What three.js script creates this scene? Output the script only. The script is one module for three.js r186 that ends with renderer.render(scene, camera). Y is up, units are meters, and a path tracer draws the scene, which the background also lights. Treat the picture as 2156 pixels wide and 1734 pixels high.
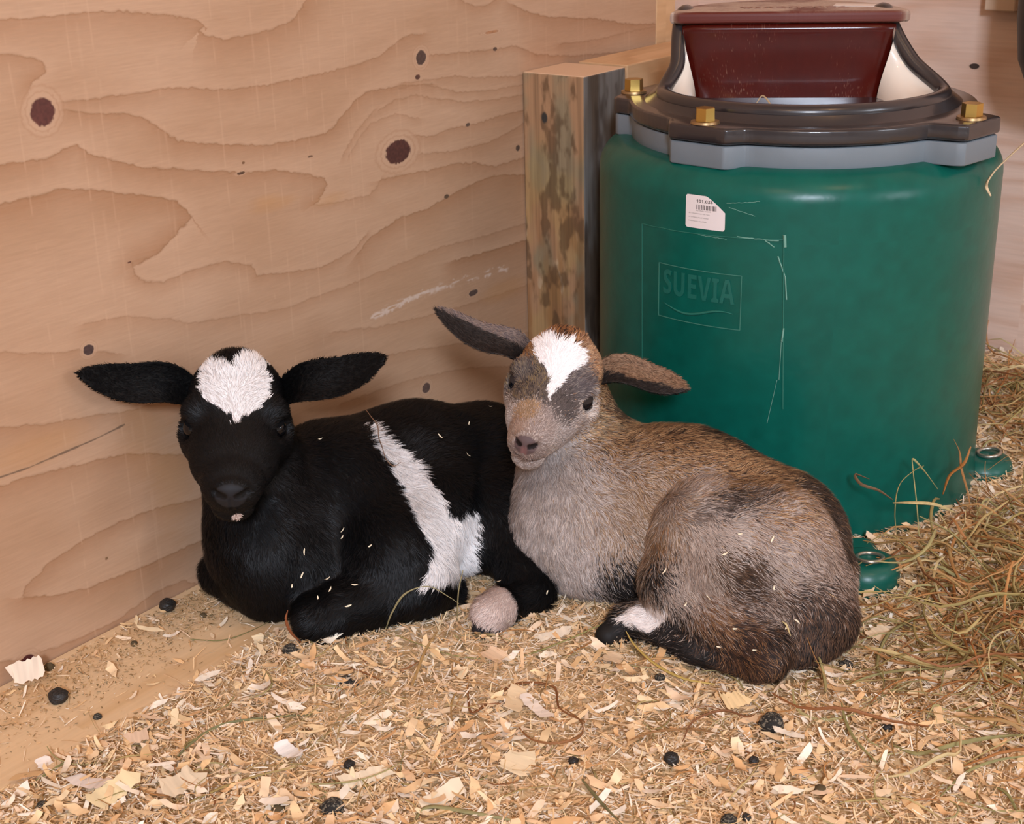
import * as THREE from 'three';
import { RoundedBoxGeometry } from 'three/addons/geometries/RoundedBoxGeometry.js';
import { mergeGeometries, mergeVertices, toCreasedNormals } from 'three/addons/utils/BufferGeometryUtils.js';
import { RectAreaLightUniformsLib } from 'three/addons/lights/RectAreaLightUniformsLib.js';
import { FontLoader } from 'three/addons/loaders/FontLoader.js';
import { TextGeometry } from 'three/addons/geometries/TextGeometry.js';

// ---------------------------------------------------------------- camera, light, exposure
const V = (x, y, z) => new THREE.Vector3(x, y, z);
const PW = 2156, PH = 1734, FOCAL = 3000;
const scene = new THREE.Scene();
const renderer = new THREE.WebGLRenderer();
renderer.toneMapping = THREE.LinearToneMapping;
renderer.toneMappingExposure = 1.02;
renderer.shadowMap.enabled = true;
const pitch = 21.6 * Math.PI / 180, roll = -1.5 * Math.PI / 180;
const camera = new THREE.PerspectiveCamera(2 * Math.atan(PH / 2 / FOCAL) * 180 / Math.PI, PW / PH, 0.05, 30);
const camPos = V(0, 0.71, 0);
const fwd = V(0, -Math.sin(pitch), -Math.cos(pitch));
const up0 = V(0, Math.cos(pitch), -Math.sin(pitch));
const camR = V(1, 0, 0).multiplyScalar(Math.cos(roll)).addScaledVector(up0, Math.sin(roll));
const camU = up0.clone().multiplyScalar(Math.cos(roll)).addScaledVector(V(1, 0, 0), -Math.sin(roll));
camera.position.copy(camPos);
camera.up.copy(camU);
camera.lookAt(camPos.clone().add(fwd));
camera.focus = 1.34; camera.userData.fStop = 18;
scene.add(camera);
scene.background = new THREE.Color(0.75, 0.85, 1.0);
scene.backgroundIntensity = 0.6;
RectAreaLightUniformsLib.init();
function areaLight(pos, target, w, h, color, power) {
  const l = new THREE.RectAreaLight(new THREE.Color(...color), power, w, h);
  l.position.copy(pos); l.lookAt(target); scene.add(l); return l;
}
// daylight through the window behind the photographer, and through the side window on the right
const WIN1 = V(0.12, 2.05, 2.44), WIN2 = V(1.93, 0.95, 0.05);
areaLight(WIN1, V(0.05, 0.2, -1.3), 0.42, 0.46, [0.88, 0.98, 1.17], 165);
areaLight(WIN2, V(0, 0.25, -1.35), 0.5, 0.6, [0.88, 0.97, 1.08], 9);
const BULBS = [V(-0.35, 2.05, 0.25), V(0.75, 2.05, -0.35)];

// ---------------------------------------------------------------- helpers
function rng(seed) {
  let a = seed >>> 0;
  return () => { a = (a + 0x6d2b79f5) | 0; let t = Math.imul(a ^ (a >>> 15), 1 | a); t = (t + Math.imul(t ^ (t >>> 7), 61 | t)) ^ t; return ((t ^ (t >>> 14)) >>> 0) / 4294967296; };
}
const clamp = (x, a, b) => Math.min(b, Math.max(a, x));
const lerp = (a, b, t) => a + (b - a) * t;
const smooth = (a, b, x) => { const t = clamp((x - a) / (b - a), 0, 1); return t * t * (3 - 2 * t); };
function hash3(x, y, z) {
  let h = Math.imul(x, 374761393) ^ Math.imul(y, 668265263) ^ Math.imul(z, 1274126177);
  h = Math.imul(h ^ (h >>> 13), 1274126177); return ((h ^ (h >>> 16)) >>> 0) / 4294967296;
}
function noise(x, y, z = 0) {
  const xi = Math.floor(x), yi = Math.floor(y), zi = Math.floor(z), fx = x - xi, fy = y - yi, fz = z - zi;
  const u = fx * fx * (3 - 2 * fx), v = fy * fy * (3 - 2 * fy), w = fz * fz * (3 - 2 * fz);
  const l = (a, b, t) => a + (b - a) * t;
  return l(l(l(hash3(xi, yi, zi), hash3(xi + 1, yi, zi), u), l(hash3(xi, yi + 1, zi), hash3(xi + 1, yi + 1, zi), u), v),
    l(l(hash3(xi, yi, zi + 1), hash3(xi + 1, yi, zi + 1), u), l(hash3(xi, yi + 1, zi + 1), hash3(xi + 1, yi + 1, zi + 1), u), v), w);
}
const fbm = (x, y, z = 0, n = 3) => { let s = 0, a = 0.5, t = 0; for (let i = 0; i < n; i++) { s += a * noise(x, y, z); t += a; x *= 2.03; y *= 2.03; z *= 2.03; a *= 0.5; } return s / t; };
const srgb = (hex) => { const c = new THREE.Color(hex); return [c.r, c.g, c.b]; };      // linear values
const mix3 = (a, b, t) => [lerp(a[0], b[0], t), lerp(a[1], b[1], t), lerp(a[2], b[2], t)];
const toS = (x) => x <= 0.0031308 ? 12.92 * x : 1.055 * Math.pow(x, 1 / 2.4) - 0.055;

// a point of the world seen at photograph position (x, y), at a given depth or on a given plane
function rayOf(x, y) { return fwd.clone().multiplyScalar(FOCAL).addScaledVector(camR, x - PW / 2).addScaledVector(camU, PH / 2 - y).normalize(); }
function at(x, y, depth) { const r = rayOf(x, y); return camPos.clone().addScaledVector(r, depth / r.dot(fwd)); }
function onFloor(x, y, h = 0) { const r = rayOf(x, y); return camPos.clone().addScaledVector(r, (h - camPos.y) / r.y); }

const used = new Map();
function numbered(name) { const n = used.get(name) || 0; used.set(name, n + 1); return n ? `${name}_${String(n).padStart(3, '0')}` : name; }
function mesh(name, geo, mat, parent) {
  const m = new THREE.Mesh(geo, mat); m.castShadow = m.receiveShadow = true;
  m.name = numbered(name); (parent || scene).add(m); return m;
}
function struct(name, geo, mat, parent) { const m = mesh(name, geo, mat, parent); if (!parent) m.userData.kind = 'structure'; return m; }
function thing(name, label, category, pos, group) {
  const o = new THREE.Group(); o.name = numbered(name); o.position.copy(pos || V(0, 0, 0)); scene.add(o);
  o.userData = { label, category }; if (group) o.userData.group = group; return o;
}
function tag(o, label, category, group) { o.userData = { ...o.userData, label, category }; if (group) o.userData.group = group; return o; }
function tex(w, h, fn, repeat) {
  const d = new Uint8Array(w * h * 4);
  for (let j = 0; j < h; j++) for (let i = 0; i < w; i++) {
    const c = fn((i + 0.5) / w, (j + 0.5) / h, i, j), k = (j * w + i) * 4;
    for (let q = 0; q < 3; q++) d[k + q] = clamp(Math.round(toS(Math.max(0, c[q])) * 255), 0, 255);
    d[k + 3] = 255;
  }
  const t = new THREE.DataTexture(d, w, h); t.colorSpace = THREE.SRGBColorSpace;
  t.magFilter = t.minFilter = THREE.LinearFilter; t.wrapS = t.wrapT = repeat || THREE.RepeatWrapping; t.needsUpdate = true; return t;
}
function grayTex(w, h, fn, repeat) {
  const d = new Uint8Array(w * h * 4);
  for (let j = 0; j < h; j++) for (let i = 0; i < w; i++) { const v = clamp(Math.round(fn((i + 0.5) / w, (j + 0.5) / h, i, j) * 255), 0, 255), k = (j * w + i) * 4; d[k] = d[k + 1] = d[k + 2] = v; d[k + 3] = 255; }
  const t = new THREE.DataTexture(d, w, h); t.magFilter = t.minFilter = THREE.LinearFilter; t.wrapS = t.wrapT = repeat || THREE.RepeatWrapping; t.needsUpdate = true; return t;
}
const M = (color, rough = 0.8, more = {}) => new THREE.MeshPhysicalMaterial({ color: new THREE.Color(color), roughness: rough, side: THREE.DoubleSide, ...more });
function geoFrom(pos, idx, col, nrm, uv) {
  const g = new THREE.BufferGeometry();
  g.setAttribute('position', new THREE.Float32BufferAttribute(pos, 3));
  if (col) g.setAttribute('color', new THREE.Float32BufferAttribute(col, 3));
  if (uv) g.setAttribute('uv', new THREE.Float32BufferAttribute(uv, 2));
  if (idx) g.setIndex(idx);
  if (nrm) g.setAttribute('normal', new THREE.Float32BufferAttribute(nrm, 3)); else g.computeVertexNormals();
  return g;
}
// box with uv in metres on every face
function boxUV(w, h, d, bevel = 0.0015) {
  const g = bevel ? new RoundedBoxGeometry(w, h, d, 1, bevel) : new THREE.BoxGeometry(w, h, d);
  const p = g.attributes.position, n = g.attributes.normal, uv = new Float32Array(p.count * 2);
  for (let i = 0; i < p.count; i++) {
    const a = [Math.abs(n.getX(i)), Math.abs(n.getY(i)), Math.abs(n.getZ(i))];
    if (a[0] >= a[1] && a[0] >= a[2]) { uv[2 * i] = p.getZ(i); uv[2 * i + 1] = p.getY(i); }
    else if (a[1] >= a[2]) { uv[2 * i] = p.getX(i); uv[2 * i + 1] = p.getZ(i); }
    else { uv[2 * i] = p.getX(i); uv[2 * i + 1] = p.getY(i); }
  }
  g.setAttribute('uv', new THREE.Float32BufferAttribute(uv, 2)); return g;
}
function tubeGeo(pts, radius, segs, radial = 6, flat = 1, closed = false) {   // radius: number or function of t; flat < 1 makes a ribbon
  const curve = pts.isCurve ? pts : new THREE.CatmullRomCurve3(pts, closed, 'catmullrom', 0.5);
  const fr = curve.computeFrenetFrames(segs, closed), pos = [], idx = [];
  for (let i = 0; i <= segs; i++) {
    const c = curve.getPointAt(i / segs), r = typeof radius === 'function' ? radius(i / segs) : radius;
    for (let k = 0; k < radial; k++) {
      const a = k / radial * 2 * Math.PI, p = c.clone().addScaledVector(fr.normals[i], Math.cos(a) * r).addScaledVector(fr.binormals[i], Math.sin(a) * r * flat);
      pos.push(p.x, p.y, p.z);
      if (i < segs) { const a0 = i * radial + k, a1 = i * radial + (k + 1) % radial; idx.push(a0, a1, a0 + radial, a1, a1 + radial, a0 + radial); }
    }
  }
  for (const e of [0, segs]) { const c = curve.getPointAt(e / segs); pos.push(c.x, c.y, c.z); const n = pos.length / 3 - 1; for (let k = 0; k < radial; k++) { const a0 = e * radial + k, a1 = e * radial + (k + 1) % radial; e ? idx.push(n, a0, a1) : idx.push(n, a1, a0); } }
  return geoFrom(pos, idx);
}

// ---------------------------------------------------------------- the room: plan axes
const WALL0 = V(-0.47898, 0, -1.13300), WD = V(0.6110, 0, -0.79163), WN = V(0.79163, 0, 0.6110);   // a point on the left wall's foot, along it, out of it
const onWall = (u, h, out = 0) => WALL0.clone().addScaledVector(WD, u).addScaledVector(WN, out).setY(h);
function wallUV(x, y) { const r = rayOf(x, y), t = (WALL0.clone().sub(camPos)).dot(WN) / r.dot(WN), p = camPos.clone().addScaledVector(r, t); return [p.clone().sub(WALL0).dot(WD), p.y]; }
const fromWall = (x, z) => (x - WALL0.x) * WN.x + (z - WALL0.z) * WN.z;
const alongWall = (x, z) => (x - WALL0.x) * WD.x + (z - WALL0.z) * WD.z;
const wallTurn = Math.atan2(-WD.z, WD.x);     // turns local x onto WD
const BACK = 1.335;                           // where along the left wall the back wall stands
// ---------------------------------------------------------------- plywood of the left wall: grain drawn in wall metres
const TU0 = -0.16, TU1 = 1.16, TV0 = -0.02, TV1 = 0.66;
function plywood() {
  const w = 2048, h = 1056, su = w / (TU1 - TU0), sv = h / (TV1 - TV0);
  const dark = new Float32Array(w * h), pale = new Float32Array(w * h), line = new Float32Array(w * h);
  const P = (x, y) => { const q = wallUV(x, y); return [(q[0] - TU0) * su, (q[1] - TV0) * sv]; };
  // each growth line is a crisp edge with dark latewood fading off on one side (side 1: below, -1: above)
  const curves = [];
  const C = (side, amt, wid, ...xy) => { const p = []; for (let i = 0; i < xy.length; i += 2) p.push(P(xy[i], xy[i + 1])); curves.push({ side, amt, wid, p }); };
  C(1, 0.8, 60, -60, 46, 0, 43, 100, 36, 180, 27, 250, 24, 300, 28, 360, 34, 410, 42, 428, 55, 415, 68, 440, 77, 465, 85, 520, 75, 580, 60, 620, 42, 640, 10, 650, -30);
  C(1, 0.8, 45, -40, 118, 0, 117, 40, 117, 70, 124, 92, 140, 88, 155, 68, 170, 60, 188);
  C(1, 0.75, 40, 130, 215, 200, 208, 270, 199, 340, 188, 390, 185, 440, 189, 500, 188, 560, 180, 620, 168, 700, 150, 760, 135, 800, 118, 840, 85, 870, 72, 885, 72);
  C(1, 0.85, 40, 135, 232, 200, 239, 280, 241, 320, 260, 350, 280, 375, 297, 420, 302, 500, 306, 560, 306, 620, 297, 680, 283, 702, 268, 720, 245, 745, 215, 770, 195, 850, 180, 910, 178);
  C(1, 0.9, 45, -40, 350, 20, 345, 90, 336, 130, 318, 158, 305, 190, 325, 240, 340, 300, 352, 380, 358, 450, 360, 520, 365, 580, 358, 630, 366, 680, 375, 690, 390, 680, 405, 670, 425, 658, 433);
  C(1, 0.55, 30, 658, 433, 700, 428, 780, 410, 800, 380);
  C(1, 1.0, 60, -40, 438, 0, 430, 60, 418, 120, 400, 190, 400, 260, 408, 330, 415, 370, 425, 395, 445, 405, 458, 385, 478, 350, 515, 320, 540, 290, 556);
  C(1, 0.7, 30, 275, 556, 283, 580, 305, 592, 340, 596, 400, 570, 470, 552, 530, 560, 540, 580, 600, 575, 680, 562, 740, 530, 768, 497);
  C(1, 0.5, 30, 180, 682, 260, 665, 340, 672, 400, 680, 500, 665, 600, 650, 650, 630, 760, 590, 830, 560, 930, 520, 1010, 500, 1110, 470);
  C(1, 0.6, 40, -40, 735, 0, 740, 80, 745, 170, 738, 240, 745);
  C(1, 0.7, 45, -60, 905, 0, 900, 80, 895, 170, 880, 250, 870, 330, 850, 420, 840);
  C(1, 0.85, 50, -60, 1040, 0, 1025, 60, 1005, 120, 990, 200, 970, 270, 955, 340, 955, 400, 960, 470, 970);
  C(-1, 0.8, 45, 470, 1020, 420, 1050, 330, 1070, 250, 1100, 180, 1135, 110, 1180, 55, 1235, 48, 1258);
  C(1, 0.9, 50, 48, 1258, 110, 1255, 180, 1240, 260, 1210, 340, 1175, 420, 1140, 470, 1110);
  C(1, 0.7, 45, -60, 1410, 0, 1395, 60, 1380, 140, 1355, 240, 1310, 330, 1245, 390, 1220, 412, 1232);
  C(1, 0.6, 26, 848, 175, 900, 168, 960, 160, 1000, 165, 1100, 160);
  C(1, 0.6, 20, 840, 186, 885, 178, 930, 186, 960, 195, 1030, 190, 1110, 178);
  C(1, 0.6, 20, 800, 232, 830, 212, 870, 201, 930, 210, 980, 215, 1040, 210, 1110, 198);
  C(1, 0.7, 34, 872, 286, 910, 288, 950, 270, 1000, 262, 1050, 245, 1110, 230);
  C(1, 0.6, 34, 885, 324, 960, 318, 1030, 300, 1070, 280, 1110, 256);
  C(1, 0.75, 40, 800, 380, 850, 367, 900, 360, 960, 345, 1000, 343, 1040, 352, 1110, 330);
  C(1, 0.9, 60, 752, 536, 765, 520, 780, 500, 840, 460, 900, 440, 960, 405, 1000, 385, 1040, 370, 1110, 368);
  C(1, 0.7, 30, 940, -30, 970, 0, 1000, 15, 1030, 10, 1055, -10);
  C(1, 0.9, 50, 1080, 10, 1110, 26, 1150, 36, 1250, 40, 1330, 52, 1400, 50);
  C(1, 0.7, 26, 908, 116, 1000, 108, 1050, 103, 1085, 97, 1110, 106, 1130, 116, 1200, 118, 1290, 112, 1390, 96);
  C(1, 0.6, 26, 1180, 92, 1260, 84, 1330, 66, 1390, 55);
  C(1, 1.0, 60, 960, 548, 1010, 535, 1060, 520, 1110, 505);
  C(1, 0.5, 24, 720, 330, 735, 300, 750, 275, 790, 230);
  C(1, 0.45, 20, 735, 330, 755, 290, 780, 262, 830, 240, 880, 250);
  C(1, 0.5, 30, 700, 700, 790, 690, 900, 665, 990, 640, 1110, 600);
  C(1, 0.5, 30, 640, 800, 760, 760, 880, 735, 1000, 720, 1110, 700);
  C(1, 0.5, 30, 720, 850, 860, 800, 980, 775, 1110, 770);
  for (const c of curves) {
    const fieldD = new Map(), R = c.wid * 1.0;
    for (let s = 0; s + 1 < c.p.length; s++) {
      const [x0, y0] = c.p[s], [x1, y1] = c.p[s + 1], dx = x1 - x0, dy = y1 - y0, L2 = dx * dx + dy * dy;
      for (let j = Math.max(0, Math.floor(Math.min(y0, y1) - R)); j <= Math.min(h - 1, Math.max(y0, y1) + R); j++)
        for (let i = Math.max(0, Math.floor(Math.min(x0, x1) - R)); i <= Math.min(w - 1, Math.max(x0, x1) + R); i++) {
          const jx = i + (noise(i * 0.05, j * 0.4, 3) - 0.5) * 5 + (noise(i * 0.05, j * 0.05, 8) - 0.5) * 8, jy = j + (noise(i * 0.14, j * 0.14, 5) - 0.5) * 3.4;
          const t = clamp(((jx - x0) * dx + (jy - y0) * dy) / L2, 0, 1), ex = jx - x0 - dx * t, ey = jy - y0 - dy * t, d = Math.hypot(ex, ey);
          if (d > R) continue;
          const k = j * w + i, old = fieldD.get(k);
          if (old === undefined || d < Math.abs(old) - 0.01) { const cr = dx * ey - dy * ex; fieldD.set(k, cr < 0 ? d : -d); }   // walking right, below is positive
        }
    }
    for (const [k, sd] of fieldD) {
      const d = sd * c.side;
      if (d < 0 && d > -R * 0.5) pale[k] = Math.max(pale[k], c.amt * (1 + d / (R * 0.5)));
      if (d > 0) dark[k] = Math.max(dark[k], c.amt * Math.pow(1 - d / R, 1.6));
      const l = Math.exp(-Math.pow(sd / 1.5, 2)) * c.amt; if (l > line[k]) line[k] = l;
    }
  }
  const knots = [[89, 236, 25, 30, '#482620'], [838, 320, 25, 24, '#40231c'], [886, 122, 10, 15, '#43322a'], [879, 163, 5, 5, '#4a3026'], [186, 737, 11, 11, '#3d2c28'], [996, 617, 9, 6, '#463933'], [1042, 104, 4, 4, '#4a382e'],
    [985, 263, 4, 4, '#4a3a30'], [1090, 312, 4, 6, '#47382f'], [940, 414, 5, 4, '#4a3a2c'], [507, 365, 8, 3, '#4a3424'], [58, 1394, 17, 14, '#3c1210'], [897, 817, 8, 10, '#4b3a33'], [653, 330, 6, 2, '#5a4434'], [1035, 68, 14, 3, '#8a6244'], [272, 553, 4, 2, '#4a2c20'], [224, 1176, 3, 3, '#6a5038'], [512, 343, 3, 3, '#6a4c34']]
    .map(([x, y, rx, ry, c]) => { const p = P(x, y), q = P(x + rx, y), r = P(x, y - ry); return [p[0], p[1], Math.abs(q[0] - p[0]), Math.abs(r[1] - p[1]), srgb(c)]; });
  const saws = []; const R = rng(11);
  for (let i = 0; i < 60; i++) saws.push([R() * w, 0.15 + R() * 0.4, 1 + R() * 1.6, R() * h, (0.2 + R() * 0.8) * h]);
  for (const x of [208, 28, 160, 460, 575, 640, 730]) { const p = P(x, 200); saws.push([p[0], 0.6, 1.4, 0, 2 * h]); }
  const streak = [P(785, 668), P(860, 630), P(940, 600), P(1065, 565)], crack = [P(-20, 1012), P(60, 985), P(130, 955), P(200, 925), P(260, 895), P(322, 864)];
  const distTo = (pl, x, y) => { let m = 1e9; for (let s = 0; s + 1 < pl.length; s++) { const [x0, y0] = pl[s], dx = pl[s + 1][0] - x0, dy = pl[s + 1][1] - y0, t = clamp(((x - x0) * dx + (y - y0) * dy) / (dx * dx + dy * dy), 0, 1); m = Math.min(m, Math.hypot(x - x0 - dx * t, y - y0 - dy * t)); } return m; };
  const stains = [[300, 905, 70, 130], [360, 1030, 60, 140], [1060, 610, 80, 30], [700, 420, 60, 20], [580, 430, 60, 14], [80, 950, 120, 40], [560, 420, 40, 12]].map(([x, y, a, b]) => { const p = P(x, y); return [p[0], p[1], a * 0.75, b * 0.6]; });
  const base = srgb('#b28d6e'), late = srgb('#9b6c47'), lin = srgb('#86603f'), palec = srgb('#c09d80'), amber = srgb('#bd8a52');
  const sawv = new Float32Array(w * h);
  for (const [x, a, wd, y0, len] of saws) for (let j = Math.floor(Math.max(0, y0)); j < Math.min(h, y0 + len); j++) {
    const xx = x + (noise(j * 0.01, x, 4) - 0.5) * 4; const am = a * smooth(0.25, 0.7, noise(j * 0.05, x * 0.7, 9));
    for (let i = Math.max(0, Math.floor(xx - 4)); i <= Math.min(w - 1, xx + 4); i++) { const v = am * Math.exp(-Math.pow((i - xx) / wd, 2)); if (v > sawv[j * w + i]) sawv[j * w + i] = v; }
  }
  const map = tex(w, h, (u, v, i, j) => {
    const k = j * w + i;
    const fib = 0.6 * (fbm(i * 0.02 + noise(i * 0.004, j * 0.01, 4) * 3, j * 0.42, 1, 3) - 0.5), fine = noise(i * 0.07, j * 0.95, 2) - 0.5, blotch = fbm(i * 0.006, j * 0.012, 6, 3) - 0.5;
    let c = mix3(base, palec, clamp(0.35 + blotch * 1.3 + fib * 0.5, 0, 1));
    c = mix3(c, palec.map((q) => q * 1.04), clamp(pale[k] * 0.5, 0, 0.6)); c = mix3(c, late, clamp(dark[k] * 0.76 * (0.85 + fib * 0.9), 0, 1));
    c = mix3(c, lin, clamp(line[k] * 0.5, 0, 0.6));
    for (const [x, y, a, b] of stains) { const d = Math.hypot((i - x) / a, (j - y) / b); if (d < 1.6) c = mix3(c, amber, 0.3 * smooth(1.5, 0.2, d + (fib + blotch) * 0.9)); }
    const g = 1 + fib * 0.10 + fine * 0.07; c = c.map((q) => q * g);
    c = mix3(c, palec.map((q) => q * 1.16), clamp(sawv[k] * 0.5, 0, 1));
    if (i > 900) { const d = distTo(streak, i, j) + (noise(i * 0.2, j * 0.2, 1) - 0.5) * 8; c = mix3(c, [0.74, 0.62, 0.54], 0.6 * smooth(9, 1, d) * smooth(0.3, 0.6, noise(i * 0.05, j * 0.3, 6))); }
    if (i < 520) { const d = distTo(crack, i, j) + (noise(i * 0.1, j * 0.1, 1) - 0.5) * 1.4; c = mix3(c, [0.13, 0.08, 0.05], 0.85 * smooth(2.0, 0.6, d)); }
    for (const [x, y, rx, ry, kc] of knots) {
      const d = Math.hypot((i - x) / rx, (j - y) / ry) + (noise(i * 0.25, j * 0.25, 7) - 0.5) * 0.18;
      if (d < 2.4 && rx > 7) { c = mix3(c, palec, 0.65 * smooth(2.3, 1.25, d)); c = mix3(c, late, 0.3 * Math.exp(-Math.pow((d - 1.42) / 0.07, 2))); c = mix3(c, late, 0.25 * Math.exp(-Math.pow((d - 1.85) / 0.1, 2))); }
      if (d < 1.15) c = mix3(c, kc.map((q) => q * (1.15 + 0.7 * noise(i * 0.3, j * 0.3, 4))), smooth(1.12, 0.95, d));
    }
    return c;
  }, THREE.MirroredRepeatWrapping);
  return map;
}
const plyMap = plywood();
const plyMat = new THREE.MeshPhysicalMaterial({ map: plyMap, roughness: 0.72 });
// a second, plainer softwood for boards, studs and posts: grain along u
function plank(seed, base, lateHex, knotsAt = []) {
  const b = srgb(base), l = srgb(lateHex), k = srgb('#3c2418');
  return tex(1024, 512, (u, v, i, j) => {
    const wob = fbm(u * 3, v * 4, seed, 3) * 1.6;
    const ring = 0.5 + 0.5 * Math.sin((v * 9 + wob * 2.4) * 6.283), t = Math.pow(ring, 3) * 0.6 + (fbm(u * 14, v * 180, seed + 1, 2) - 0.5) * 0.5;
    let c = mix3(b, l, clamp(t, 0, 1)); const g = 0.94 + 0.12 * fbm(u * 40, v * 300, seed + 2, 2); c = c.map((q) => q * g);
    for (const [x, y, r] of knotsAt) { const d = Math.hypot((u - x) * 2, v - y) / r + (noise(u * 90, v * 60, 5) - 0.5) * 0.3; if (d < 1.2) c = mix3(c, k, smooth(1.15, 0.8, d)); }
    return c;
  });
}
const boardMap = plank(21, '#dcc0ae', '#c79f86'), studMap = plank(33, '#d3ab80', '#b98e62'), floorMap = plank(45, '#e0c096', '#cfa878');
const boardMat = M('#ffffff', 0.75, { map: boardMap }), studMat = M('#ffffff', 0.75, { map: studMap }), floorMat = M('#ffffff', 0.75, { map: floorMap });

// left wall: an 18 mm plywood panel standing on the floor
{
  const len = 3.6, hgt = 2.4, u0 = 1.132 - len;
  const g = new THREE.BoxGeometry(len, hgt, 0.018); g.translate(u0 + len / 2, hgt / 2 - 0.04, -0.009);
  const p = g.attributes.position, uv = g.attributes.uv;
  for (let i = 0; i < p.count; i++) uv.setXY(i, (p.getX(i) - TU0) / (TU1 - TU0), (p.getY(i) - TV0) / (TV1 - TV0));
  const m = struct('wall_left', g, plyMat); m.position.copy(WALL0).setY(0); m.rotation.y = wallTurn;
  // outer skin behind the panel and the corner stud at its end
  const s = struct('trim_1', boxUV(0.05, 2.36, 0.045), studMat); s.position.copy(onWall(1.132 + 0.0275, 1.14, -0.0225)); s.rotation.y = wallTurn;
  const o = struct('wall_left_outer', boxUV(5.2, 2.5, 0.05, 0), boardMat); o.position.copy(onWall(-0.85, 1.15, -0.075)); o.rotation.y = wallTurn;
}
// back wall: one sheet of plywood, grain running level
{
  const g = boxUV(0.05, 2.5, 3.6, 0), uv = g.attributes.uv;
  for (let i = 0; i < uv.count; i++) uv.setXY(i, uv.getX(i) / 0.9 + 0.27, uv.getY(i) / 0.5 + 0.1);
  const o = struct('wall_back', g, boardMat); o.position.copy(onWall(BACK + 0.025, 1.15, 1.62)); o.rotation.y = wallTurn;
  const k = mesh('knot', new THREE.CylinderGeometry(0.0044, 0.0044, 0.002, 20).scale(1.5, 1, 0.8).rotateX(Math.PI / 2).rotateY(-Math.PI / 2), M('#3c2e28', 0.8), o); k.position.set(-0.0252, 0, 0);
  const r = rayOf(2052, 139), t = onWall(BACK, 0, 0).sub(camPos).setY(0).dot(WD) / r.dot(WD), p = camPos.clone().addScaledVector(r, t); o.updateMatrixWorld(); const q = o.worldToLocal(p); k.position.set(-0.0256, q.y, q.z);
}
// right wall, front wall and ceiling, out of the frame, with the two window openings
const roomMat = M('#c8c0b6', 0.8);
{
  const mk = (name, w, h, d, x, y, z, ry = 0) => { const m = struct(name, new THREE.BoxGeometry(w, h, d), roomMat); m.position.set(x, y, z); m.rotation.y = ry; return m; };
  // right wall x = 2.0, opening z -0.25..0.35, y 0.65..1.25
  mk('wall_right', 0.06, 0.72, 6, 2.06, 0.29, 0); mk('wall_right', 0.06, 1.15, 6, 2.06, 1.83, 0);
  mk('wall_right', 0.06, 0.6, 2.7, 2.06, 0.95, -1.65); mk('wall_right', 0.06, 0.6, 2.6, 2.06, 0.95, 1.7);
  // front wall z = 2.6 behind the camera, opening x -0.15..0.39, y 1.79..2.31
  mk('wall_front', 5.4, 1.79, 0.06, -0.6, 0.895, 2.62); mk('wall_front', 5.4, 0.09, 0.06, -0.6, 2.355, 2.62);
  mk('wall_front', 3.1, 0.53, 0.06, -1.75, 2.05, 2.62); mk('wall_front', 1.7, 0.53, 0.06, 1.24, 2.05, 2.62);
  mk('ceiling', 7, 0.08, 8, 0, 2.42, 0);
  const f = mk('floor', 7, 0.1, 8, 0, -0.09, 0);
  for (const [n, p, w, h, ry] of [['window_1', V(0.12, 2.05, 2.6), 0.54, 0.53, 0], ['window_2', V(2.04, 0.95, 0.05), 0.6, 0.6, Math.PI / 2]]) {
    const g = new THREE.Group(); g.name = n; g.userData.kind = 'structure'; g.position.copy(p); g.rotation.y = ry; scene.add(g);
    mesh('glass_pane', new THREE.BoxGeometry(w, h, 0.004), new THREE.MeshPhysicalMaterial({ color: 0xffffff, transmission: 1, roughness: 0, thickness: 0 }), g);
    for (const sx of [-1, 0, 1]) { const b = mesh('window_bar', new THREE.BoxGeometry(0.025, h, 0.03), studMat, g); b.position.x = sx * w / 2; }
    for (const sy of [-1, 1]) { const b = mesh('window_bar', new THREE.BoxGeometry(w, 0.025, 0.03), studMat, g); b.position.y = sy * h / 2; }
  }
}
// two bare bulbs under the ceiling: the warm light of the stall
BULBS.forEach((p, i) => {
  const t = thing('light_bulb', ['bare warm light bulb hanging over the left of the stall', 'bare warm light bulb hanging over the right of the stall'][i], 'light bulb', p);
  mesh('glass_bulb', new THREE.SphereGeometry(0.03, 20, 14), new THREE.MeshStandardMaterial({ color: 0xffddaa, emissive: new THREE.Color(1, 0.55, 0.22), emissiveIntensity: 12 }), t);
  const s = mesh('socket', new THREE.CylinderGeometry(0.016, 0.018, 0.045, 16), M('#222222', 0.5), t); s.position.y = 0.048;
  const c = mesh('cable', new THREE.CylinderGeometry(0.003, 0.003, 0.3, 8), M('#222222', 0.6), t); c.position.y = 0.21;
  const l = new THREE.PointLight(new THREE.Color(1, 0.56, 0.24), 0.85); l.castShadow = true; l.shadow.radius = 1.5; l.position.copy(p); scene.add(l);
});
// floor board lying along the foot of the left wall
{
  const g = boxUV(2.6, 0.02, 0.150, 0.002), uv = g.attributes.uv;
  for (let i = 0; i < uv.count; i++) uv.setXY(i, uv.getX(i) / 1.2, uv.getY(i) / 0.6);
  const b = struct('trim_2', g, floorMat); b.position.copy(onWall(0.0, -0.006, 0.0765)); b.rotation.y = wallTurn;
}
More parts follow.
